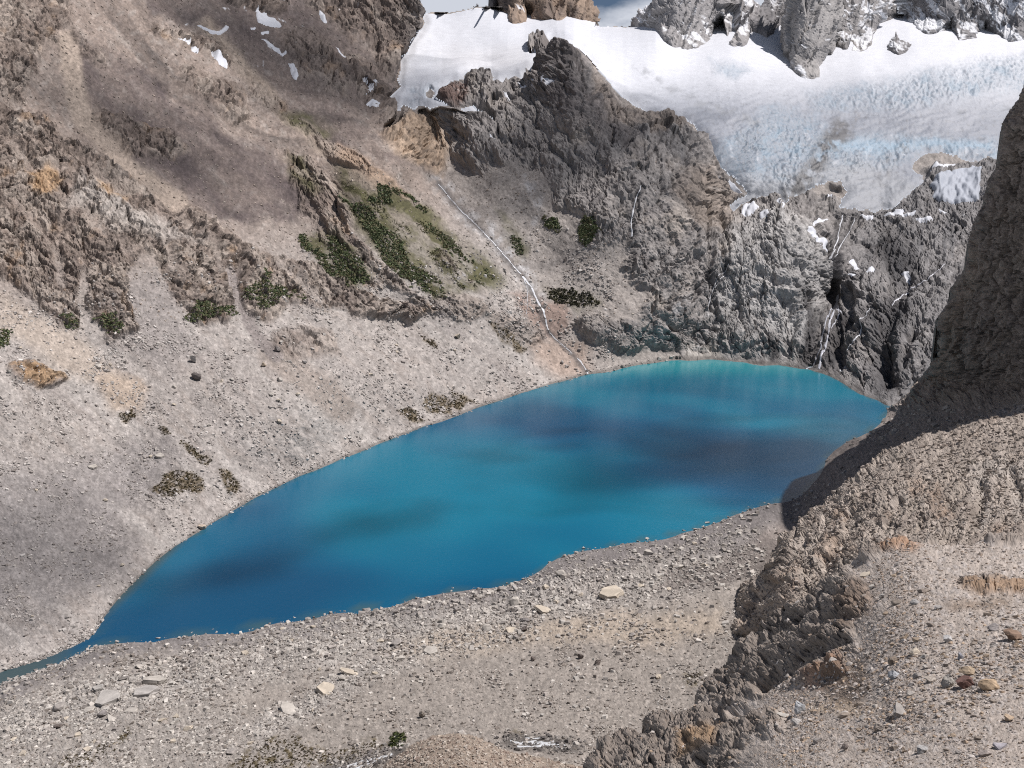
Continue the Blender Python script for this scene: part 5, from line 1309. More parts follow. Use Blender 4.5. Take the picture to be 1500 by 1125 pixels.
# layer, x, y, width, height (picture units), shape, tone, yaw, tilt, label
NOTABLE = [
    ('F', 1311, 993, 24, 15, 'rock', BLUE, 0.4, (0, 0.3), 'pale blue-grey wedge of stone alone on the gravel left of the grey round boulder'),
    ('F', 1391, 1006, 27, 25, 'rock', (0.37, 0.345, 0.31), 1.0, (0, 0), 'round grey boulder touching the left side of the reddish dark boulder'),
    ('F', 1420, 988, 25, 16, 'rock', (0.42, 0.33, 0.235), 0.2, (0, 0), 'rounded tan boulder sitting on top of the dark red one'),
    ('F', 1417, 1005, 34, 20, 'rock', RED, 0.1, (0, 0), 'dark reddish boulder wedged between the grey and the tan ones'),
    ('F', 1453, 1008, 42, 24, 'rock', TAN, 0.0, (0, 0), 'largest light tan boulder of the foreground group'),
    ('F', 1320, 1046, 40, 20, 'slab', (0.34, 0.315, 0.29), 0.5, (0.5, 0.35), 'grey slab tilted up on the gravel below the blue-grey wedge'),
    ('F', 1364, 1000, 20, 11, 'rock', (0.42, 0.37, 0.32), 0.9, (0, 0), 'small beige stone just left of the round grey boulder'),
    ('F', 1340, 957, 22, 11, 'rock', CREAM, 0.3, (0, 0), 'cream oblong stone above the blue-grey wedge'),
    ('F', 1355, 964, 13, 9, 'rock', PALE, 0.3, (0, 0), 'small pale stone touching the right end of the cream oblong stone'),
    ('F', 1407, 965, 14, 12, 'rock', (0.30, 0.30, 0.325), 0.6, (0, 0), 'small bluish stone above the tan boulder'),
    ('F', 1310, 972, 18, 13, 'rock', (0.25, 0.205, 0.165), 0.7, (0, 0), 'brown blocky stone above the blue-grey wedge'),
    ('F', 1387, 940, 17, 14, 'rock', (0.50, 0.49, 0.48), 0.2, (0.3, 0), 'whitish pointed stone on the gravel high above the round grey boulder'),
    ('F', 1485, 937, 34, 20, 'rock', (0.24, 0.165, 0.12), 0.4, (0, 0), 'dark brown boulder close to the right edge of the picture'),
    ('F', 1456, 924, 22, 13, 'rock', (0.33, 0.30, 0.285), 1.4, (0, 0), 'grey stone left of the dark brown boulder near the right edge'),
    ('F', 1290, 1070, 24, 15, 'rock', (0.37, 0.325, 0.285), 0.8, (0, 0.2), 'beige leaning stone below the tilted grey slab'),
    ('F', 1308, 1067, 12, 9, 'rock', PALE, 0.1, (0, 0), 'small pale stone right of the beige leaning stone'),
    ('F', 1238, 1099, 16, 12, 'rock', DARK, 0.3, (0, 0), 'dark stone on the gravel at the bottom left of the foreground slope'),
    ('F', 1352, 1102, 21, 11, 'rock', (0.35, 0.34, 0.33), 0.1, (0, 0), 'grey flat stone at the bottom of the foreground slope'),
    ('F', 1442, 1107, 21, 11, 'rock', (0.33, 0.285, 0.26), 0.2, (0, 0), 'brown-grey stone at the very bottom below the tan boulder'),
    ('F', 1466, 1096, 26, 11, 'slab', (0.36, 0.34, 0.36), 0.1, (0.1, 0), 'flat mauve-grey slab in the lower right corner'),
    ('F', 1478, 1056, 20, 13, 'rock', (0.44, 0.34, 0.245), 0.2, (0, 0), 'tan stone below the largest tan boulder near the right edge'),
    ('F', 1173, 1044, 21, 25, 'rock', (0.46, 0.475, 0.49), 0.5, (0.1, 0.2), 'upright whitish boulder standing at the top of the lowest ledge'),
    ('F', 1149, 1052, 22, 13, 'slab', (0.40, 0.375, 0.34), 0.8, (0.3, 0.2), 'pale block leaning against the left of the upright whitish boulder'),
    ('F', 1168, 1062, 20, 11, 'rock', (0.42, 0.40, 0.38), 0.3, (0, 0), 'grey stone below the upright whitish boulder'),
    ('F', 1268, 845, 19, 9, 'slab', CREAM, 0.0, (0.1, 0), 'flat cream stone on the edge of the upper ledge'),
    ('F', 1279, 862, 13, 8, 'rock', PALE, 0.4, (0, 0), 'pale stone below the flat cream stone on the upper ledge'),
    ('F', 1293, 875, 13, 10, 'rock', (0.40, 0.375, 0.35), 0.7, (0, 0), 'pale grey stone on the gravel right of the upper ledge'),
    ('F', 1341, 885, 17, 9, 'rock', (0.33, 0.32, 0.31), 0.1, (0, 0), 'grey stone in the middle of the upper gravel slope'),
    ('F', 1355, 868, 18, 8, 'rock', (0.28, 0.235, 0.20), 0.3, (0, 0), 'brown stone in the upper part of the gravel slope'),
    ('F', 1375, 893, 15, 9, 'rock', (0.45, 0.42, 0.39), 0.3, (0, 0), 'whitish stone below the brown one in the upper part of the gravel slope'),
    ('N', 894, 871, 42, 26, 'slab', CREAM, 0.3, (0.0, 0.05), 'big flat pale slab lying by itself on the right of the near shore'),
    ('N', 797, 897, 22, 22, 'slab', CREAM, 0.85, (0.1, 0.1), 'pale oblong block on the near shore left of the big flat slab'),
    ('N', 422, 1041, 29, 30, 'slab', PALE, 0.9, (0.1, 0.1), 'large pale angular block beside the mossy ground'),
    ('N', 477, 1013, 32, 24, 'slab', CREAM, 0.75, (0.05, 0.05), 'long cream slab pointing uphill from the large pale block'),
    ('N', 513, 988, 16, 26, 'slab', CREAM, 1.25, (0.1, 0.1), 'cream slab above the long cream slab'),
    ('N', 502, 995, 14, 12, 'rock', PALE, 0.6, (0, 0), 'pale stone on the left of the upper cream slab'),
    ('N', 160, 1026, 40, 32, 'slab', (0.42, 0.395, 0.365), 0.5, (0.0, 0.05), 'broad grey slab in the boulder heap at the lower left'),
    ('N', 226, 1002, 40, 13, 'slab', PALE, 0.25, (0, 0), 'long pale slab at the right end of the boulder heap at the lower left'),
    ('N', 212, 1019, 44, 12, 'slab', (0.40, 0.375, 0.35), 0.2, (0, 0), 'grey slab under the long pale slab in the lower left heap'),
    ('N', 150, 1049, 15, 14, 'rock', (0.24, 0.22, 0.21), 0.2, (0, 0), 'dark round boulder below the broad grey slab'),
    ('N', 84, 1066, 15, 10, 'rock', DARK, 0.2, (0, 0), 'black boulder at the left end of the boulder heap'),
    ('N', 193, 1044, 21, 7, 'slab', PALE, 0.1, (0, 0), 'small pale plate right of the dark round boulder'),
    ('N', 162, 1054, 16, 15, 'slab', PALE, 0.8, (0.2, 0.1), 'pale split block right below the dark round boulder'),
    ('N', 131, 1040, 20, 10, 'slab', PALE, 0.4, (0.1, 0), 'pale plate on the left below the broad grey slab'),
    ('N', 145, 1010, 24, 11, 'slab', (0.41, 0.385, 0.355), 0.2, (0, 0), 'grey plate above the broad grey slab in the heap'),
    ('N', 277, 1000, 8, 13, 'slab', (0.40, 0.38, 0.36), 1.4, (0.4, 0), 'upright grey slab east of the long pale slab'),
    ('N', 779, 858, 9, 11, 'slab', CREAM, 1.2, (0.5, 0.1), 'small upright cream slab close to the water on the near shore'),
    ('N', 757, 868, 13, 13, 'slab', (0.40, 0.38, 0.36), 0.9, (0.3, 0.1), 'grey slab left of the small upright cream slab'),
    ('N', 770, 912, 18, 10, 'rock', (0.22, 0.20, 0.19), 0.2, (0, 0), 'dark grey boulder below the pale oblong block'),
    ('N', 770, 925, 14, 9, 'rock', DARK, 0.5, (0, 0), 'darker boulder right under the dark grey boulder on the near shore'),
    ('N', 748, 927, 20, 11, 'slab', CREAM, 0.4, (0.1, 0), 'cream broken block left of the two dark boulders on the near shore'),
    ('N', 619, 1051, 13, 15, 'rock', (0.26, 0.225, 0.19), 0.3, (0.4, 0), 'pointed dark rock on the beige gravel above the mound'),
    ('N', 632, 955, 26, 14, 'slab', PALE, 0.2, (0.1, 0), 'pale flat block in the stone band at the middle of the near shore'),
    ('N', 712, 897, 12, 12, 'slab', PALE, 0.8, (0.2, 0), 'pale plate in the middle of the near shore rubble'),
    ('N', 780, 968, 10, 9, 'rock', DARK, 0.3, (0, 0), 'dark stone on the beige gravel below the two dark boulders'),
    ('N', 850, 966, 12, 10, 'rock', DARK, 0.2, (0, 0), 'dark stone at the left of the dark stone row on the beige gravel'),
    ('N', 875, 974, 13, 11, 'rock', DARK, 0.5, (0, 0), 'dark stone at the middle of the dark stone row on the beige gravel'),
    ('N', 897, 983, 12, 9, 'rock', DARK, 0.7, (0, 0), 'dark stone at the right end of the dark stone row on the beige gravel'),
    ('N', 965, 994, 13, 8, 'rock', CREAM, 0.3, (0, 0), 'cream stone on the gravel left of the dark ledge'),
    ('N', 850, 873, 10, 6, 'rock', CREAM, 0.3, (0, 0), 'small cream stone left of the big flat slab'),
    ('M', 290, 553, 17, 12, 'rock', (0.16, 0.14, 0.13), 0.2, (0, 0), 'dark grey boulder alone on the pale scree below the left rock band'),
    ('M', 283, 530, 10, 13, 'rock', (0.42, 0.39, 0.36), 0.2, (0, 0), 'pale boulder just above the dark grey boulder on the left scree'),
    ('M', 386, 538, 9, 9, 'rock', (0.55, 0.46, 0.36), 0.2, (0, 0), 'round cream boulder beside the brown scree chute'),
    ('M', 143, 538, 13, 6, 'slab', PALE, 0.2, (0, 0), 'pale plate of rock on the left scree beside the tan patch'),
    ('M', 296, 774, 13, 9, 'rock', (0.52, 0.43, 0.345), 0.2, (0, 0), 'cream boulder at the water edge of the left shore'),
    ('M', 671, 493, 11, 9, 'rock', CREAM, 0.6, (0, 0), 'pale boulder on the middle of the long scree slope above the lake'),
    ('M', 435, 580, 7, 7, 'rock', CREAM, 0.6, (0, 0), 'small cream boulder in the brown scree chute'),
    ('M', 134, 686, 13, 7, 'slab', PALE, 0.3, (0, 0), 'pale flat boulder on the lower left scree'),
    ('M', 235, 668, 14, 7, 'slab', PALE, 0.3, (0, 0), 'pale boulder between the two mossy patches on the left scree'),
    ('M', 405, 518, 10, 9, 'rock', (0.24, 0.215, 0.20), 0.2, (0, 0), 'grey boulder at the top of the brown scree chute'),
]
LAY = {'F': (FO, M_STONE_NEAR), 'N': (Q1, M_STONE), 'M': (M, M_STONE_FAR)}
taken = []
for k, (ly, px, py, wd, ht, shp, tone, yaw, tilt, label) in enumerate(NOTABLE):
    L, mat = LAY[ly]
    i, j = seat(L, px, py)
    m = float(L.mpp[i, j])
    a = wd * m
    if shp == 'slab':
        h = max(0.28 * a, 0.0)
        me = slab_mesh('boulder', 100 + k, (a * 1.05, max(ht * m * 1.75, a * 0.55), h * 0.9))
        lift = h * 0.42
        tilt = (tilt[0] + 0.12, tilt[1])
    else:
        me = hull_mesh('boulder', 100 + k, 3, (a, a * 0.85, max(ht * m * 1.02, a * 0.5)), 12)
        lift = ht * m * 0.33
    finish_stone(me, tone, mat, k)
    o = bpy.data.objects.new('slab_boulder' if shp == 'slab' else 'boulder', me)
    COL.objects.link(o)
    place_on(L, o, px, py, lift, yaw, 0.55, tilt)
    tag(o, label, 'boulder')
    taken.append((px, py, wd))

# alike boulders: a few shapes, many copies, each named by its look and by where it lies from a landmark stone
ANCHOR = {
    'F': [(1311, 993, 'blue-grey wedge'), (1391, 1006, 'round grey boulder'), (1453, 1008, 'largest tan boulder'), (1320, 1046, 'tilted grey slab'), (1485, 937, 'dark brown boulder'), (1387, 940, 'whitish pointed stone'), (1290, 1070, 'beige leaning stone'), (1466, 1096, 'mauve slab'), (1173, 1044, 'upright whitish boulder'), (1268, 845, 'flat cream stone'), (1341, 885, 'upper grey stone'), (1375, 893, 'upper whitish stone')],
    'N': [(894, 871, 'big flat slab'), (797, 897, 'pale oblong block'), (422, 1041, 'large angular block'), (477, 1013, 'long cream slab'), (513, 988, 'upper cream slab'), (160, 1026, 'broad grey slab'), (226, 1002, 'long pale slab'), (84, 1066, 'black boulder'), (277, 1000, 'upright grey slab'), (619, 1051, 'pointed dark rock'), (632, 955, 'pale flat block'), (712, 897, 'pale plate'), (582, 1086, 'green bush')],
    'M': [(290, 553, 'dark grey boulder'), (386, 538, 'round cream boulder'), (296, 774, 'cream boulder at the water'), (671, 493, 'long slope boulder'), (134, 686, 'pale flat boulder'), (260, 712, 'largest mossy patch'), (640, 592, 'shore mossy patches')],
}
SECTOR = ['right of', 'below and right of', 'below', 'below and left of', 'left of', 'above and left of', 'above', 'above and right of']
ORD = ['nearest', 'second nearest', 'third nearest', 'fourth nearest', 'fifth nearest', 'sixth nearest', 'seventh nearest', 'eighth nearest', 'ninth nearest', 'tenth nearest', 'eleventh nearest', 'twelfth nearest', 'thirteenth nearest', 'fourteenth nearest', 'fifteenth nearest', 'sixteenth nearest', 'seventeenth nearest', 'eighteenth nearest', 'nineteenth nearest', 'twentieth nearest']


def flock(ly, n, weight, smin, smax, alpha, tones, name, noun, group, seed):
    """tones: list of (colour, word)"""
    L, mat = LAY[ly]
    r = np.random.default_rng(seed)
    shapes = []
    for t in range(8):
        me = hull_mesh(name, seed * 50 + t, 2, (1.0, r.uniform(0.65, 0.95), r.uniform(0.5, 0.8)), 10, 0.035) if t < 5 else slab_mesh(name, seed * 50 + t, (1.0, r.uniform(0.6, 0.9), r.uniform(0.3, 0.45)))
        finish_stone(me, tones[t % len(tones)][0], mat, t)
        shapes.append((me, tones[t % len(tones)][1], 'angular' if t < 5 else 'flat'))
    wgt = np.clip(weight, 0, None) * (L.PX > 4) * (L.PX < 1496) * (L.PY > 4) * (L.PY < 1118)
    p = wgt.ravel().astype(np.float64); p /= p.sum()
    proto = [bpy.data.objects.new(name, s_[0]) for s_ in shapes]
    placed, groups = 0, {}
    for t in range(n * 8):
        if placed >= n:
            break
        c = int(r.choice(len(p), p=p)); i, j = divmod(c, L.PX.shape[1])
        px, py = float(L.PX[i, j]), float(L.PY[i, j])
        u = r.random()
        s = (smin ** (1 - alpha) + u * (smax ** (1 - alpha) - smin ** (1 - alpha))) ** (1 / (1 - alpha))
        if any(abs(px - a) < (s + w_) * 0.5 and abs(py - b) < (s + w_) * 0.38 for a, b, w_ in taken):
            continue
        k = int(r.integers(0, 8))
        o = proto[k].copy()
        COL.objects.link(o)
        d = s * float(L.mpp[i, j])
        place_on(L, o, px, py, d * 0.14, r.uniform(0, 6.28), 0.55, (r.normal(0, 0.15), r.normal(0, 0.15)))
        o.scale = (d, d, d)
        ax, ay, an_ = min(ANCHOR[ly], key=lambda q: (q[0] - px) ** 2 + (q[1] - py) ** 2)
        sec = int(round(math.atan2(py - ay, px - ax) / (math.pi / 4))) % 8
        groups.setdefault((an_, sec), []).append((math.hypot(px - ax, py - ay), o, shapes[k][1], shapes[k][2]))
        tag(o, None, noun, group)
        taken.append((px, py, s)); placed += 1
    for (an_, sec), lst in groups.items():
        lst.sort(key=lambda q: q[0])
        for q, (_, o, tw, sw) in enumerate(lst):
            o['label'] = '%s %s %s %s the %s, %s there' % (tw, sw, noun, SECTOR[sec], an_, ORD[q])


flock('F', 110, FO.keep * (0.10 + _fc + 1.2 * _band) * (1 - 0.85 * FO.ledge) * sstep(790, 1060, FO.PY) * sstep(1120, 1300, FO.PX), 9, 20, 2.8, [((0.34, 0.31, 0.285), 'grey'), ((0.42, 0.385, 0.35), 'pale'), ((0.29, 0.245, 0.205), 'brown'), ((0.38, 0.30, 0.225), 'tan')], 'stone', 'stone', 'stones on the foreground slope', 3)
flock('N', 110, _qs * (0.05 + Q1.rub) * sstep(880, 1000, Q1.PY + 0.15 * Q1.PX), 9, 20, 2.8, [(PALE, 'pale'), ((0.34, 0.31, 0.285), 'grey'), (CREAM, 'cream')], 'boulder', 'boulder', 'boulders in the near shore rubble', 4)
flock('M', 45, _leftscree * (0.1 + _bl) * (M.PY > 500), 6, 11, 2.8, [(PALE, 'pale'), ((0.36, 0.33, 0.31), 'grey'), (CREAM, 'cream')], 'boulder', 'boulder', 'boulders on the left scree', 5)

# ================================================================== SNOW PATCHES, FALLS, SHRUBS, CLOUDS
def drape(L, pts, warp=4, feather=2.2, pad=7):
    """the piece of a surveyed ground under an outline, with a soft 0..1 field of the outline"""
    xs = [p[0] for p in pts]; ys = [p[1] for p in pts]
    j0 = max(0, np.searchsorted(L.xa, min(xs) - pad)); j1 = min(len(L.xa), np.searchsorted(L.xa, max(xs) + pad) + 1)
    i0 = max(0, np.searchsorted(L.ya, min(ys) - pad)); i1 = min(len(L.ya), np.searchsorted(L.ya, max(ys) + pad) + 1)
    s = np.s_[i0:i1, j0:j1]
    X = L.PX[s] + L.wx[s] * warp; Y = L.PY[s] + L.wy[s] * warp
    d = segdist(pts, X, Y)
    d = np.where(inside(pts, X, Y), d, -d)
    return s, d, sstep(-feather, feather, d)


def smooth_field(A, n=2):
    for _ in range(n):
        B = np.pad(A, [(1, 1), (1, 1)] + [(0, 0)] * (A.ndim - 2), mode='edge')
        A = (B[:-2, 1:-1] + B[2:, 1:-1] + B[1:-1, :-2] + B[1:-1, 2:] + 2 * B[1:-1, 1:-1]) / 6
    return A


def snow_patch(pts, label, L=M, thick=1.3, tone=(0.60, 0.615, 0.65), group=None):
    s, d, m = drape(L, pts, 8)
    P = smooth_field(L.P[s], 1); N = L.N[s]; mm = L.mpp[s]
    P = P + N * ((m * (thick + 1.0) - 0.9 + 0.3 * fbm(L.PX[s], L.PY[s], 8, 2, 0.5, 5) * m) * mm)[..., None]
    c = np.empty(P.shape, f32); c[:] = tone
    c *= (1 + 0.06 * fbm(L.PX[s], L.PY[s], 9, 3, 0.6, 77))[..., None]
    keep = d > -2.0
    if keep.sum() < 6:
        return None
    return tag(grid_object('snow_patch', P, keep, c, M_SNOW), label, 'snow patch', group)


for pts, label in [
    ([(373, 12), (378, 34), (386, 40), (400, 43), (411, 39), (407, 33), (400, 27), (392, 25), (388, 19), (380, 18)], 'largest snow patch of the upper left mountainside, under the dark cliff'),
    ([(287, 39), (297, 46), (310, 51), (323, 51), (333, 48), (335, 42), (330, 40), (327, 44), (320, 47), (308, 46), (300, 43)], 'thin crescent of snow on the upper left mountainside'),
    ([(383, 63), (398, 72), (412, 85), (419, 82), (417, 78), (411, 83), (409, 75), (400, 69)], 'slanting snow patch under the dark mound on the upper left mountainside'),
    ([(421, 95), (429, 98), (434, 108), (438, 116), (434, 120), (428, 115), (424, 105)], 'upright snow patch below the slanting one on the upper left mountainside'),
    ([(307, 82), (316, 83), (322, 92), (332, 99), (329, 104), (319, 98), (312, 91)], 'snow patch at the lower end of the dark rock rib'),
    ([(279, 72), (290, 78), (289, 81), (280, 76)], 'small snow patch in the middle of the dark rock rib'),
    ([(268, 63), (275, 64), (276, 69), (269, 69)], 'small square snow patch beside the dark rock rib'),
    ([(257, 60), (266, 61), (264, 64)], 'snow fleck at the upper end of the dark rock rib'),
    ([(365, 42), (374, 41), (373, 45), (366, 45)], 'snow fleck left of the largest snow patch'),
    ([(383, 52), (391, 51), (390, 55), (384, 55)], 'snow fleck between the largest and the slanting snow patch'),
    ([(469, 20), (475, 24), (480, 34), (475, 32), (470, 26)], 'narrow snow streak in the gully of the high brown ridge'),
    ([(494, 65), (503, 76), (512, 82), (508, 82), (499, 74)], 'snow streak right of the dark mound'),
    ([(534, 118), (541, 120), (541, 124), (535, 123)], 'snow fleck on the ridge left of the glacier tongue'),
    ([(537, 139), (541, 130), (546, 125), (551, 127), (545, 135)], 'forked snow patch left of the glacier tongue'),
    ([(538, 150), (545, 148), (553, 156), (550, 160)], 'snow patch below the forked one left of the glacier tongue'),
    ([(760, 128), (770, 132), (776, 137), (765, 139)], 'snow patch on the left shoulder of the pointed peak'),
    ([(782, 135), (798, 133), (790, 139)], 'small snow patch in the saddle of the pointed peak'),
    ([(811, 128), (820, 129), (809, 138)], 'snow patch at the foot of the pointed peak'),
    ([(740, 144), (747, 147), (752, 152), (745, 151)], 'slim snow patch on the rocks left of the pointed peak'),
    ([(718, 206), (730, 212), (722, 214)], 'small snow wedge among the rocks under the glacier lip'),
    ([(1178, 338), (1190, 336), (1194, 350), (1211, 366), (1223, 380), (1215, 379), (1200, 367)], 'long snow strip down the right side of the bluff'),
    ([(1215, 386), (1227, 396), (1222, 402), (1216, 394)], 'snow patch at the lower end of the bluff beside the gorge'),
    ([(1294, 318), (1321, 309), (1322, 319), (1300, 320)], 'bright snow wedge on the slabs under the glacier front'),
    ([(1322, 316), (1342, 311), (1337, 317), (1326, 320)], 'snow strip right of the bright snow wedge'),
    ([(1339, 321), (1362, 319), (1365, 323), (1345, 325)], 'flat snow strip on the dark slabs under the small icefield'),
    ([(1374, 311), (1388, 314), (1380, 316)], 'snow fleck under the small icefield'),
    ([(1244, 378), (1252, 375), (1260, 388), (1250, 387)], 'snow cap on the knob right of the gorge'),
    ([(1262, 400), (1276, 394), (1282, 399), (1266, 402)], 'snow patch below the snow cap right of the gorge'),
    ([(1240, 400), (1252, 397), (1248, 403)], 'snow fleck beside the gorge below the snow cap'),
    ([(1319, 397), (1330, 395), (1326, 403)], 'snow patch on the dark wall left of the cliff'),
    ([(1202, 290), (1208, 290), (1219, 296), (1214, 298)], 'snow patch on the rock window in the glacier front'),
    ([(1190, 326), (1200, 320), (1213, 323), (1205, 327)], 'snow patch at the head of the long snow strip'),
    ([(1088, 306), (1102, 300), (1110, 308), (1098, 318), (1086, 316)], 'snow tongue spilling from the left corner of the glacier front'),
    ([(1112, 318), (1124, 312), (1128, 320), (1116, 326)], 'broken snow lump under the left corner of the glacier front'),
    ([(1068, 262), (1078, 270), (1086, 282), (1076, 280), (1066, 270)], 'snow strip on the brown rock beside the left glacier edge'),
    ([(1136, 302), (1150, 300), (1146, 308)], 'small snow patch on top of the bluff under the glacier front'),
    ([(1260, 316), (1282, 313), (1280, 319), (1262, 320)], 'thin snow line right under the middle of the glacier front'),
    ([(1360, 262), (1376, 250), (1402, 240), (1398, 246), (1376, 258)], 'narrow snow strip above the small icefield'),
]:
    snow_patch(pts, label)
_ap = [(1361, 277), (1380, 265), (1410, 253), (1428, 248), (1440, 253), (1433, 292), (1405, 297), (1382, 300), (1364, 292), (1368, 283)]
o_ = snow_patch(_ap, 'small icefield on the slabs just left of the dark cliff', thick=4.0, tone=(0.36, 0.385, 0.43))
o_.name = 'icefield'; o_['category'] = 'icefield'


# ------------------------------------------------------------------ running water on the walls
def waterfall(L, strands, label, cat='waterfall', name='waterfall', lift=0.3, tone=(0.56, 0.57, 0.59), mat=M_FOAM, gmin=0.4):
    VV, FF, n0 = [], [], 0
    for pts, w0, w1 in strands:
        pts = np.array(pts, np.float64)
        seg = np.concatenate([[0], np.cumsum(np.hypot(*np.diff(pts, axis=0).T))])
        n = max(6, int(seg[-1] / 1.6))
        t = np.linspace(0, seg[-1], n)
        x = np.interp(t, seg, pts[:, 0]); y = np.interp(t, seg, pts[:, 1])
        x += 1.6 * fbm(t, t * 0 + 3.1, 26, 3, 0.6, int(pts[0, 0]) % 50) + 0.9 * fbm(t, t * 0 + 9.1, 7, 2, 0.6, 7)
        wd = np.interp(t, [0, seg[-1]], [w0, w1]) * np.exp(0.55 * fbm(t, t * 0 + 5.7, 12, 3, 0.7, int(pts[0, 1]) % 50))
        tx = np.gradient(x); ty = np.gradient(y); ln = np.hypot(tx, ty) + 1e-6
        nx, ny = -ty / ln, tx / ln
        gap = fbm(t, t * 0 + 21.3, 16, 3, 0.6, int(pts[0, 0]) % 37)
        wd = wd * np.clip((gap + 0.55) * 2.2, gmin, 1.0)
        rows = []
        for k, lf in ((-1.0, -0.25), (-0.45, 0.9), (0.0, 1.25), (0.45, 0.9), (1.0, -0.25)):
            X = (x + nx * wd * 0.5 * k).astype(f32); Y = (y + ny * wd * 0.5 * k).astype(f32)
            jx = np.interp(X, L.xa, np.arange(len(L.xa))); iy = np.interp(Y, L.ya, np.arange(len(L.ya)))
            i = np.clip(iy.astype(int), 0, len(L.ya) - 2); j = np.clip(jx.astype(int), 0, len(L.xa) - 2)
            fi = (iy - i)[:, None]; fj = (jx - j)[:, None]
            P = (L.P[i, j] * (1 - fj) + L.P[i, j + 1] * fj) * (1 - fi) + (L.P[i + 1, j] * (1 - fj) + L.P[i + 1, j + 1] * fj) * fi
            N = L.N[i, j]; m = L.mpp[i, j]
            rows.append(P + N * (m * (lift * lf + 0.35))[:, None])
        V = np.stack(rows, 1)
        idx = n0 + np.arange(n * 5).reshape(n, 5)
        FF.append(np.stack([idx[:-1, :-1], idx[1:, :-1], idx[1:, 1:], idx[:-1, 1:]], -1).reshape(-1, 4))
        VV.append(V.reshape(-1, 3)); n0 += n * 5
    V = np.concatenate(VV); F = np.concatenate(FF)
    c = np.empty(V.shape, f32); c[:] = tone
    c *= np.exp(RNG.normal(0, 0.10, (len(V), 1)))
    return tag(mesh_from(name, V, F, c, mat), label, cat)


waterfall(M, [([(641, 271), (655, 286), (672, 303), (690, 320), (715, 350), (735, 375), (752, 392), (766, 404)], 1.0, 1.5), ([(766, 404), (780, 420), (788, 436), (796, 452), (801, 470), (804, 486)], 2.6, 1.9), ([(768, 408), (774, 424), (774, 446), (772, 460)], 1.2, 0.7), ([(804, 486), (818, 500), (838, 518)], 1.1, 1.0), ([(846, 524), (853, 533), (858, 541), (861, 548)], 2.0, 2.6)],
          'long white stream tumbling down the gully into the far left of the lake')
waterfall(M, [([(933, 288), (927, 303), (924, 320), (922, 338), (924, 352)], 1.4, 2.2)], 'thin white fall on the middle of the rock massif')
waterfall(M, [([(1228, 428), (1224, 440), (1226, 452), (1232, 458)], 4, 5), ([(1226, 452), (1216, 470), (1213, 488), (1209, 508), (1203, 524), (1199, 540)], 2.6, 3.4), ([(1222, 448), (1210, 470), (1205, 490), (1203, 508), (1194, 525), (1181, 539)], 1.8, 1.6), ([(1233, 458), (1224, 470), (1217, 480)], 2.0, 1.6), ([(1229, 462), (1236, 462)], 3, 2.5)],
          'twin waterfalls dropping through the dark gorge into the far end of the lake', tone=(0.40, 0.41, 0.45))
waterfall(M, [([(1278, 450), (1268, 470), (1262, 488), (1258, 500), (1246, 512), (1236, 528), (1230, 542)], 1.2, 1.8)], 'thin waterfall right of the twin falls in the dark gorge')
waterfall(M, [([(1234, 316), (1230, 332), (1228, 350), (1222, 374)], 1.4, 2.0), ([(1253, 318), (1244, 340), (1236, 352), (1225, 375)], 1.2, 1.4)], 'pair of meltwater threads on the slabs above the gorge')
waterfall(M, [([(1068, 392), (1050, 412), (1042, 432), (1037, 450)], 1.2, 1.2), ([(1062, 405), (1046, 428)], 1.0, 1.0)], 'faint water threads on the left edge of the bluff')
waterfall(M, [([(1384, 392), (1360, 408), (1325, 420), (1304, 440)], 0.8, 1.2)], 'thin water thread on the dark wall left of the cliff', tone=(0.5, 0.5, 0.53))
BR = 'white water of the brook rushing between stones'
waterfall(Q1, [([(470, 1140), (505, 1124), (530, 1117), (556, 1110), (575, 1104)], 6, 3), ([(500, 1132), (530, 1121), (552, 1114)], 3, 2), ([(480, 1132), (512, 1120), (540, 1111)], 2.5, 1.5)], 'white brook at the bottom edge left of the gravel mound', 'brook', 'brook', 0.35, (0.52, 0.53, 0.54), gmin=0.08)
waterfall(Q1, [([(748, 1086), (762, 1090), (785, 1086), (805, 1090), (835, 1092)], 3, 2.4), ([(758, 1094), (790, 1093), (812, 1086)], 2.6, 2.4), ([(770, 1082), (800, 1082)], 2, 2), ([(765, 1088), (795, 1090), (825, 1096)], 2.2, 2)], 'short white rapids of the brook right of the gravel mound', 'brook', 'brook', 0.35, (0.52, 0.53, 0.54), gmin=0.08)


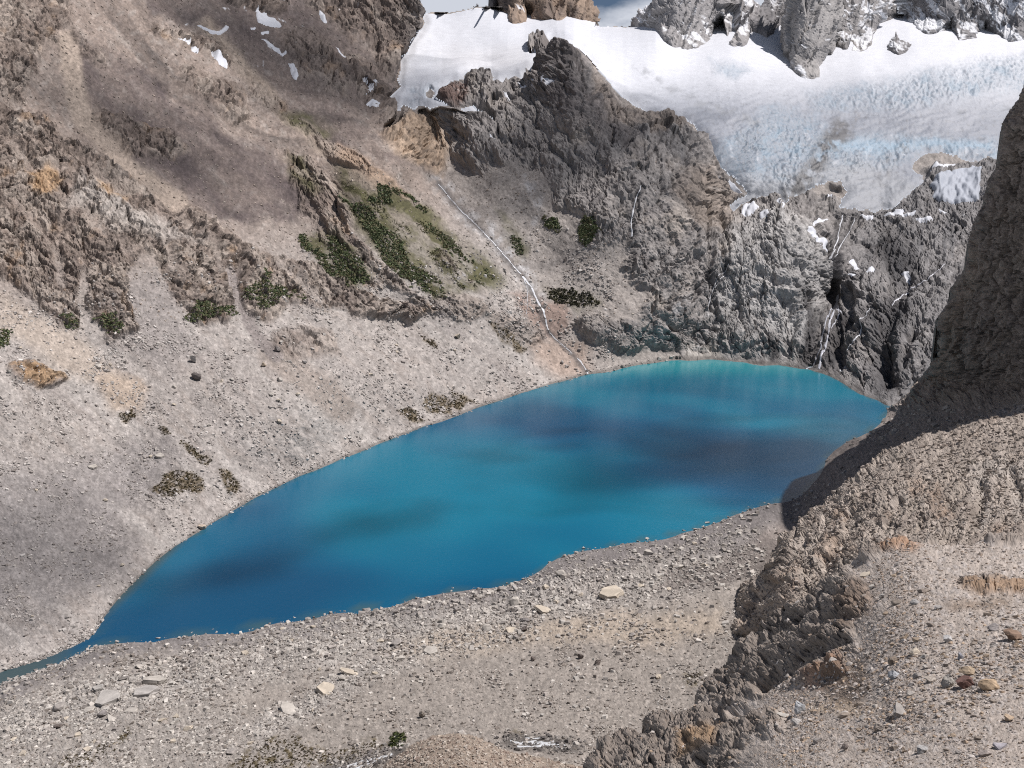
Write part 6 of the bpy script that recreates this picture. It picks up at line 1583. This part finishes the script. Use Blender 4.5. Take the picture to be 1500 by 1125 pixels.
# ------------------------------------------------------------------ shrubs
def thicket(L, pts, label, n, size=2.5, tones=((0.092, 0.115, 0.052), (0.115, 0.132, 0.062), (0.07, 0.088, 0.045), (0.135, 0.122, 0.066)), name='shrub_thicket', cat='shrubs', warp=10, hgt=0.75, leaves=13, group=None, pat=None):
    """many low bushes grown together: each a clump of small leaf sprays on a dark twiggy heart"""
    s, d, m = drape(L, pts, warp, 4, 10)
    p = (m * (d > -3)).astype(np.float64)
    if pat is not None:
        p = p * pat[s]
    p = p.ravel()
    if p.sum() <= 0: return
    n = int(n * (1.45 if size == 2.5 else 1))
    ids = RNG.choice(len(p), n, p=p / p.sum())
    pos = L.P[s].reshape(-1, 3)[ids]; nr = L.N[s].reshape(-1, 3)[ids]; mm = L.mpp[s].ravel()[ids]
    r = (size * mm * RNG.uniform(0.5, 1.15, n)).astype(f32)
    up = nr * 0.5 + np.array([0, 0, 0.5], f32)
    k = leaves
    dr = RNG.normal(0, 1, (n, k, 3)); dr /= np.linalg.norm(dr, axis=2, keepdims=True)
    dr[..., 2] = np.abs(dr[..., 2]) * hgt
    c = pos[:, None] + dr * (r[:, None, None] * RNG.uniform(0.45, 1.0, (n, k, 1))) + up[:, None] * (r * 0.15)[:, None, None]
    a = RNG.normal(0, 1, (n, k, 3)); a /= np.linalg.norm(a, axis=2, keepdims=True)
    b = np.cross(a, dr); b /= np.linalg.norm(b, axis=2, keepdims=True) + 1e-6
    h = (r[:, None, None] * RNG.uniform(0.28, 0.5, (n, k, 1)))
    V = np.stack([c - a * h - b * h * 0.6, c + a * h - b * h * 0.6, c + a * h * 0.8 + b * h * 0.6, c - a * h * 0.8 + b * h * 0.6], 2).reshape(-1, 3)
    F = np.arange(n * k * 4, dtype=np.int32).reshape(-1, 4)
    t = np.array(tones, f32)[RNG.integers(0, len(tones), n)][:, None, :] * np.exp(RNG.normal(0, 0.25, (n, k, 1)))
    C = np.repeat(t.reshape(-1, 3), 4, 0)
    return tag(mesh_from(name, V, F, C, M_LEAF, smooth=False), label, cat, group)


_streak = sstep(-0.05, 0.25, fbm((M.PX * 0.77 + M.PY * 0.64) / 3.0, (-M.PX * 0.64 + M.PY * 0.77), 14, 4, 0.6, 901))
thicket(M, [(355, 428), (374, 418), (386, 400), (394, 402), (390, 420), (398, 428), (418, 421), (416, 433), (400, 446), (391, 460), (376, 450), (360, 442)], 'dark green shrubs at the foot of the rocks right of the grey chute', 420)
thicket(M, [(272, 468), (284, 450), (290, 440), (302, 444), (318, 456), (340, 457), (347, 462), (330, 466), (302, 463), (286, 472)], 'dark green shrubs along the foot of the rocks left of the grey chute', 330)
thicket(M, [(505, 296), (538, 300), (558, 328), (588, 354), (602, 388), (625, 404), (612, 415), (586, 406), (565, 386), (553, 356), (530, 322)], 'large dark shrub thicket running down the middle of the left mountainside', 1150, pat=0.25 + 0.75 * _streak)
thicket(M, [(540, 288), (556, 272), (598, 286), (626, 306), (620, 316), (598, 312), (574, 300)], 'broken band of shrubs above the large thicket', 330, pat=_streak)
thicket(M, [(484, 352), (499, 349), (508, 368), (530, 392), (540, 412), (520, 419), (500, 411), (489, 391), (482, 370)], 'dark shrub thicket left of the large thicket under the rocks', 480)
thicket(M, [(452, 362), (462, 365), (482, 386), (500, 408), (510, 422), (492, 410), (470, 388)], 'narrow strip of shrubs along the edge of a pale gully', 170)
thicket(M, [(845, 336), (858, 322), (869, 329), (877, 345), (860, 360), (850, 349)], 'compact dark green shrub patch alone on the grey massif', 420)
thicket(M, [(800, 322), (815, 325), (822, 335), (815, 342), (804, 335)], 'small shrub patch left of the compact one on the grey massif', 110)
thicket(M, [(440, 346), (450, 349), (456, 360), (448, 367), (442, 360)], 'small round shrub on the rocks above the narrow shrub strip', 100)
thicket(M, [(800, 424), (826, 419), (868, 430), (876, 444), (842, 446), (815, 441)], 'olive shrubs beside the lower gully stream', 240, tones=((0.050, 0.048, 0.024), (0.070, 0.062, 0.032), (0.035, 0.034, 0.02)))
thicket(M, [(745, 352), (756, 356), (764, 374), (755, 372)], 'small shrub streak right of the gully stream', 60)
thicket(M, [(-20, 480), (14, 485), (11, 506), (-20, 512)], 'dark green shrubs at the left edge of the picture', 190)
thicket(M, [(88, 466), (104, 470), (112, 484), (98, 482)], 'small shrubs at the foot of the left rocks beside the pale chute', 70)
thicket(M, [(138, 470), (160, 466), (176, 478), (170, 492), (152, 486)], 'shrubs on the lowest point of the left rock block', 130)
thicket(M, [(620, 318), (650, 335), (700, 385), (740, 412), (715, 420), (690, 400), (650, 375), (630, 350)], 'scattered low shrubs in streaks left of the gully stream', 420, size=2.2, pat=_streak ** 2)['kind'] = 'stuff'
thicket(M, [(600, 390), (640, 400), (690, 420), (640, 440), (600, 425)], 'thin shrubs below the large thicket', 220, size=2.4, pat=_streak)['kind'] = 'stuff'
thicket(M, [(400, 425), (430, 425), (450, 440), (430, 445), (405, 436)], 'scattered dark shrubs on the white-stoned slope', 60, size=2.4)['kind'] = 'stuff'
thicket(M, [(500, 262), (560, 290), (640, 330), (735, 400), (700, 425), (620, 420), (560, 350), (505, 300)], 'low olive scrub dotted over the grassy middle of the left mountainside', 900, size=1.7, tones=((0.10, 0.098, 0.048), (0.085, 0.088, 0.042), (0.12, 0.105, 0.055)), pat=_streak, hgt=0.5, leaves=9)['kind'] = 'stuff'
OL = ((0.075, 0.055, 0.026), (0.095, 0.072, 0.035), (0.045, 0.036, 0.02), (0.06, 0.05, 0.02))
for pts, label, n in MOSS:
    thicket(M, pts, label, n, size=1.7, tones=OL, name='moss_patch', cat='moss', warp=12, hgt=0.4, leaves=12)
thicket(Q1, [(345, 1128), (385, 1086), (424, 1079), (445, 1092), (500, 1098), (545, 1086), (560, 1096), (500, 1114), (420, 1128)], 'brown-green moss along the brook at the bottom of the picture', 620, size=2.2, tones=OL, name='moss_patch', cat='moss', warp=16, hgt=0.35, leaves=12)
thicket(Q1, [(72, 1128), (112, 1104), (168, 1084), (186, 1066), (196, 1072), (170, 1096), (112, 1128)], 'thin mossy strip in the lower left corner', 240, size=2.0, tones=OL, name='moss_patch', cat='moss', warp=16, hgt=0.35, leaves=12)
thicket(Q1, [(1004, 990), (1022, 982), (1030, 992), (1012, 1002)], 'mossy tuft at the foot of the dark ledge', 70, size=2.0, tones=OL, name='moss_patch', cat='moss', hgt=0.35, leaves=12)
thicket(Q1, [(572, 1094), (574, 1080), (584, 1075), (594, 1080), (590, 1090), (580, 1097)], 'single green bush beside the brook left of the gravel mound', 60, size=4.2, tones=((0.06, 0.072, 0.026), (0.085, 0.095, 0.035), (0.035, 0.045, 0.02)), name='bush', cat='bush', warp=2, leaves=26)


# ------------------------------------------------------------------ drifting clouds, well above the mountains
def cloud_mat(dens):
    m = bpy.data.materials.new('cloud vapour'); m.use_nodes = True
    n = m.node_tree; n.nodes.clear()
    out = n.nodes.new('ShaderNodeOutputMaterial')
    d = n.nodes.new('ShaderNodeBsdfDiffuse'); d.inputs['Color'].default_value = (0.9, 0.9, 0.92, 1)
    t = n.nodes.new('ShaderNodeBsdfTransparent')
    mxs = n.nodes.new('ShaderNodeMixShader')
    tcx = n.nodes.new('ShaderNodeTexCoord')
    ln = n.nodes.new('ShaderNodeVectorMath'); ln.operation = 'LENGTH'
    ml = n.nodes.new('ShaderNodeVectorMath'); ml.operation = 'MULTIPLY'; ml.inputs[1].default_value = (1, 1, 0)
    ns = n.nodes.new('ShaderNodeTexNoise'); ns.inputs['Scale'].default_value = 2.4; ns.inputs['Detail'].default_value = 5
    mr = n.nodes.new('ShaderNodeMapRange'); mr.inputs['From Min'].default_value = 1.35; mr.inputs['From Max'].default_value = 0.55; mr.inputs['To Min'].default_value = 0; mr.inputs['To Max'].default_value = dens
    ad = n.nodes.new('ShaderNodeMath'); ad.operation = 'ADD'
    n.links.new(tcx.outputs['Object'], ml.inputs[0]); n.links.new(ml.outputs['Vector'], ln.inputs[0])
    n.links.new(tcx.outputs['Object'], ns.inputs['Vector'])
    am = n.nodes.new('ShaderNodeMath'); am.operation = 'MULTIPLY_ADD'; am.inputs[1].default_value = 2.2; am.inputs[2].default_value = -0.6
    n.links.new(ns.outputs['Fac'], am.inputs[0])
    n.links.new(ln.outputs['Value'], ad.inputs[0]); n.links.new(am.outputs[0], ad.inputs[1])
    n.links.new(ad.outputs[0], mr.inputs['Value'])
    n.links.new(mr.outputs['Result'], mxs.inputs['Fac']); n.links.new(t.outputs['BSDF'], mxs.inputs[1]); n.links.new(d.outputs['BSDF'], mxs.inputs[2])
    n.links.new(mxs.outputs['Shader'], out.inputs['Surface'])
    return m


M_CLOUD, M_MID, M_THIN = cloud_mat(0.6), cloud_mat(0.42), cloud_mat(0.30)


def cloud(L, px, py, wx, wy, label, height=1500.0, yaw=0.0, mat=None):
    if L is None:
        p = np.array([px, py, 0.0])
    else:
        i, j = seat(L, px, py)
        p = L.P0[i, j].astype(float)
    t = (height - p[2]) / SUND[2]
    c = p + SUND * t
    bm = bmesh.new()
    bmesh.ops.create_icosphere(bm, subdivisions=4, radius=1.0)
    r = np.random.default_rng(abs(int(px)) + 5)
    V = np.array([v.co[:] for v in bm.verts])
    k = 1 + 0.10 * np.sin(V @ r.normal(0, 3, 3) + r.uniform(0, 6)) + 0.08 * np.sin(V @ r.normal(0, 6, 3) + r.uniform(0, 6))
    for v, a, b in zip(bm.verts, V, k):
        v.co = a * b
    me = bpy.data.meshes.new('cloud'); bm.to_mesh(me); bm.free()
    me.materials.append(mat or M_CLOUD)
    me.polygons.foreach_set('use_smooth', np.ones(len(me.polygons), bool))
    o = bpy.data.objects.new('cloud', me); COL.objects.link(o)
    o.location = c; o.scale = (wx, wy, 0.28 * min(wx, wy)); o.rotation_euler = (0, 0, yaw)
    tag(o, label, 'cloud', kind='structure')


cloud(M, 880, 190, 370, 380, 'broad white cloud drifting over the pointed peak', yaw=0.5)
cloud(M, 430, 90, 520, 560, 'long white cloud drifting over the upper left mountainside', yaw=0.3)
cloud(M, 190, 190, 190, 170, 'small white cloud over the left rock rib', yaw=0.2, mat=M_MID)
cloud(M, 60, 800, 85, 100, 'small thin cloud over the lower left scree', yaw=0.2, mat=M_THIN)
cloud(None, 170, 575, 250, 135, 'thin cloud drifting over the middle of the lake', yaw=0.30, mat=M_MID)
cloud(None, -85, 432, 75, 40, 'small thin cloud over the near half of the lake', yaw=0.5, mat=M_THIN)
cloud(None, -150, 365, 60, 30, 'wisp of thin cloud over the outlet corner of the lake', yaw=0.6, mat=M_THIN)
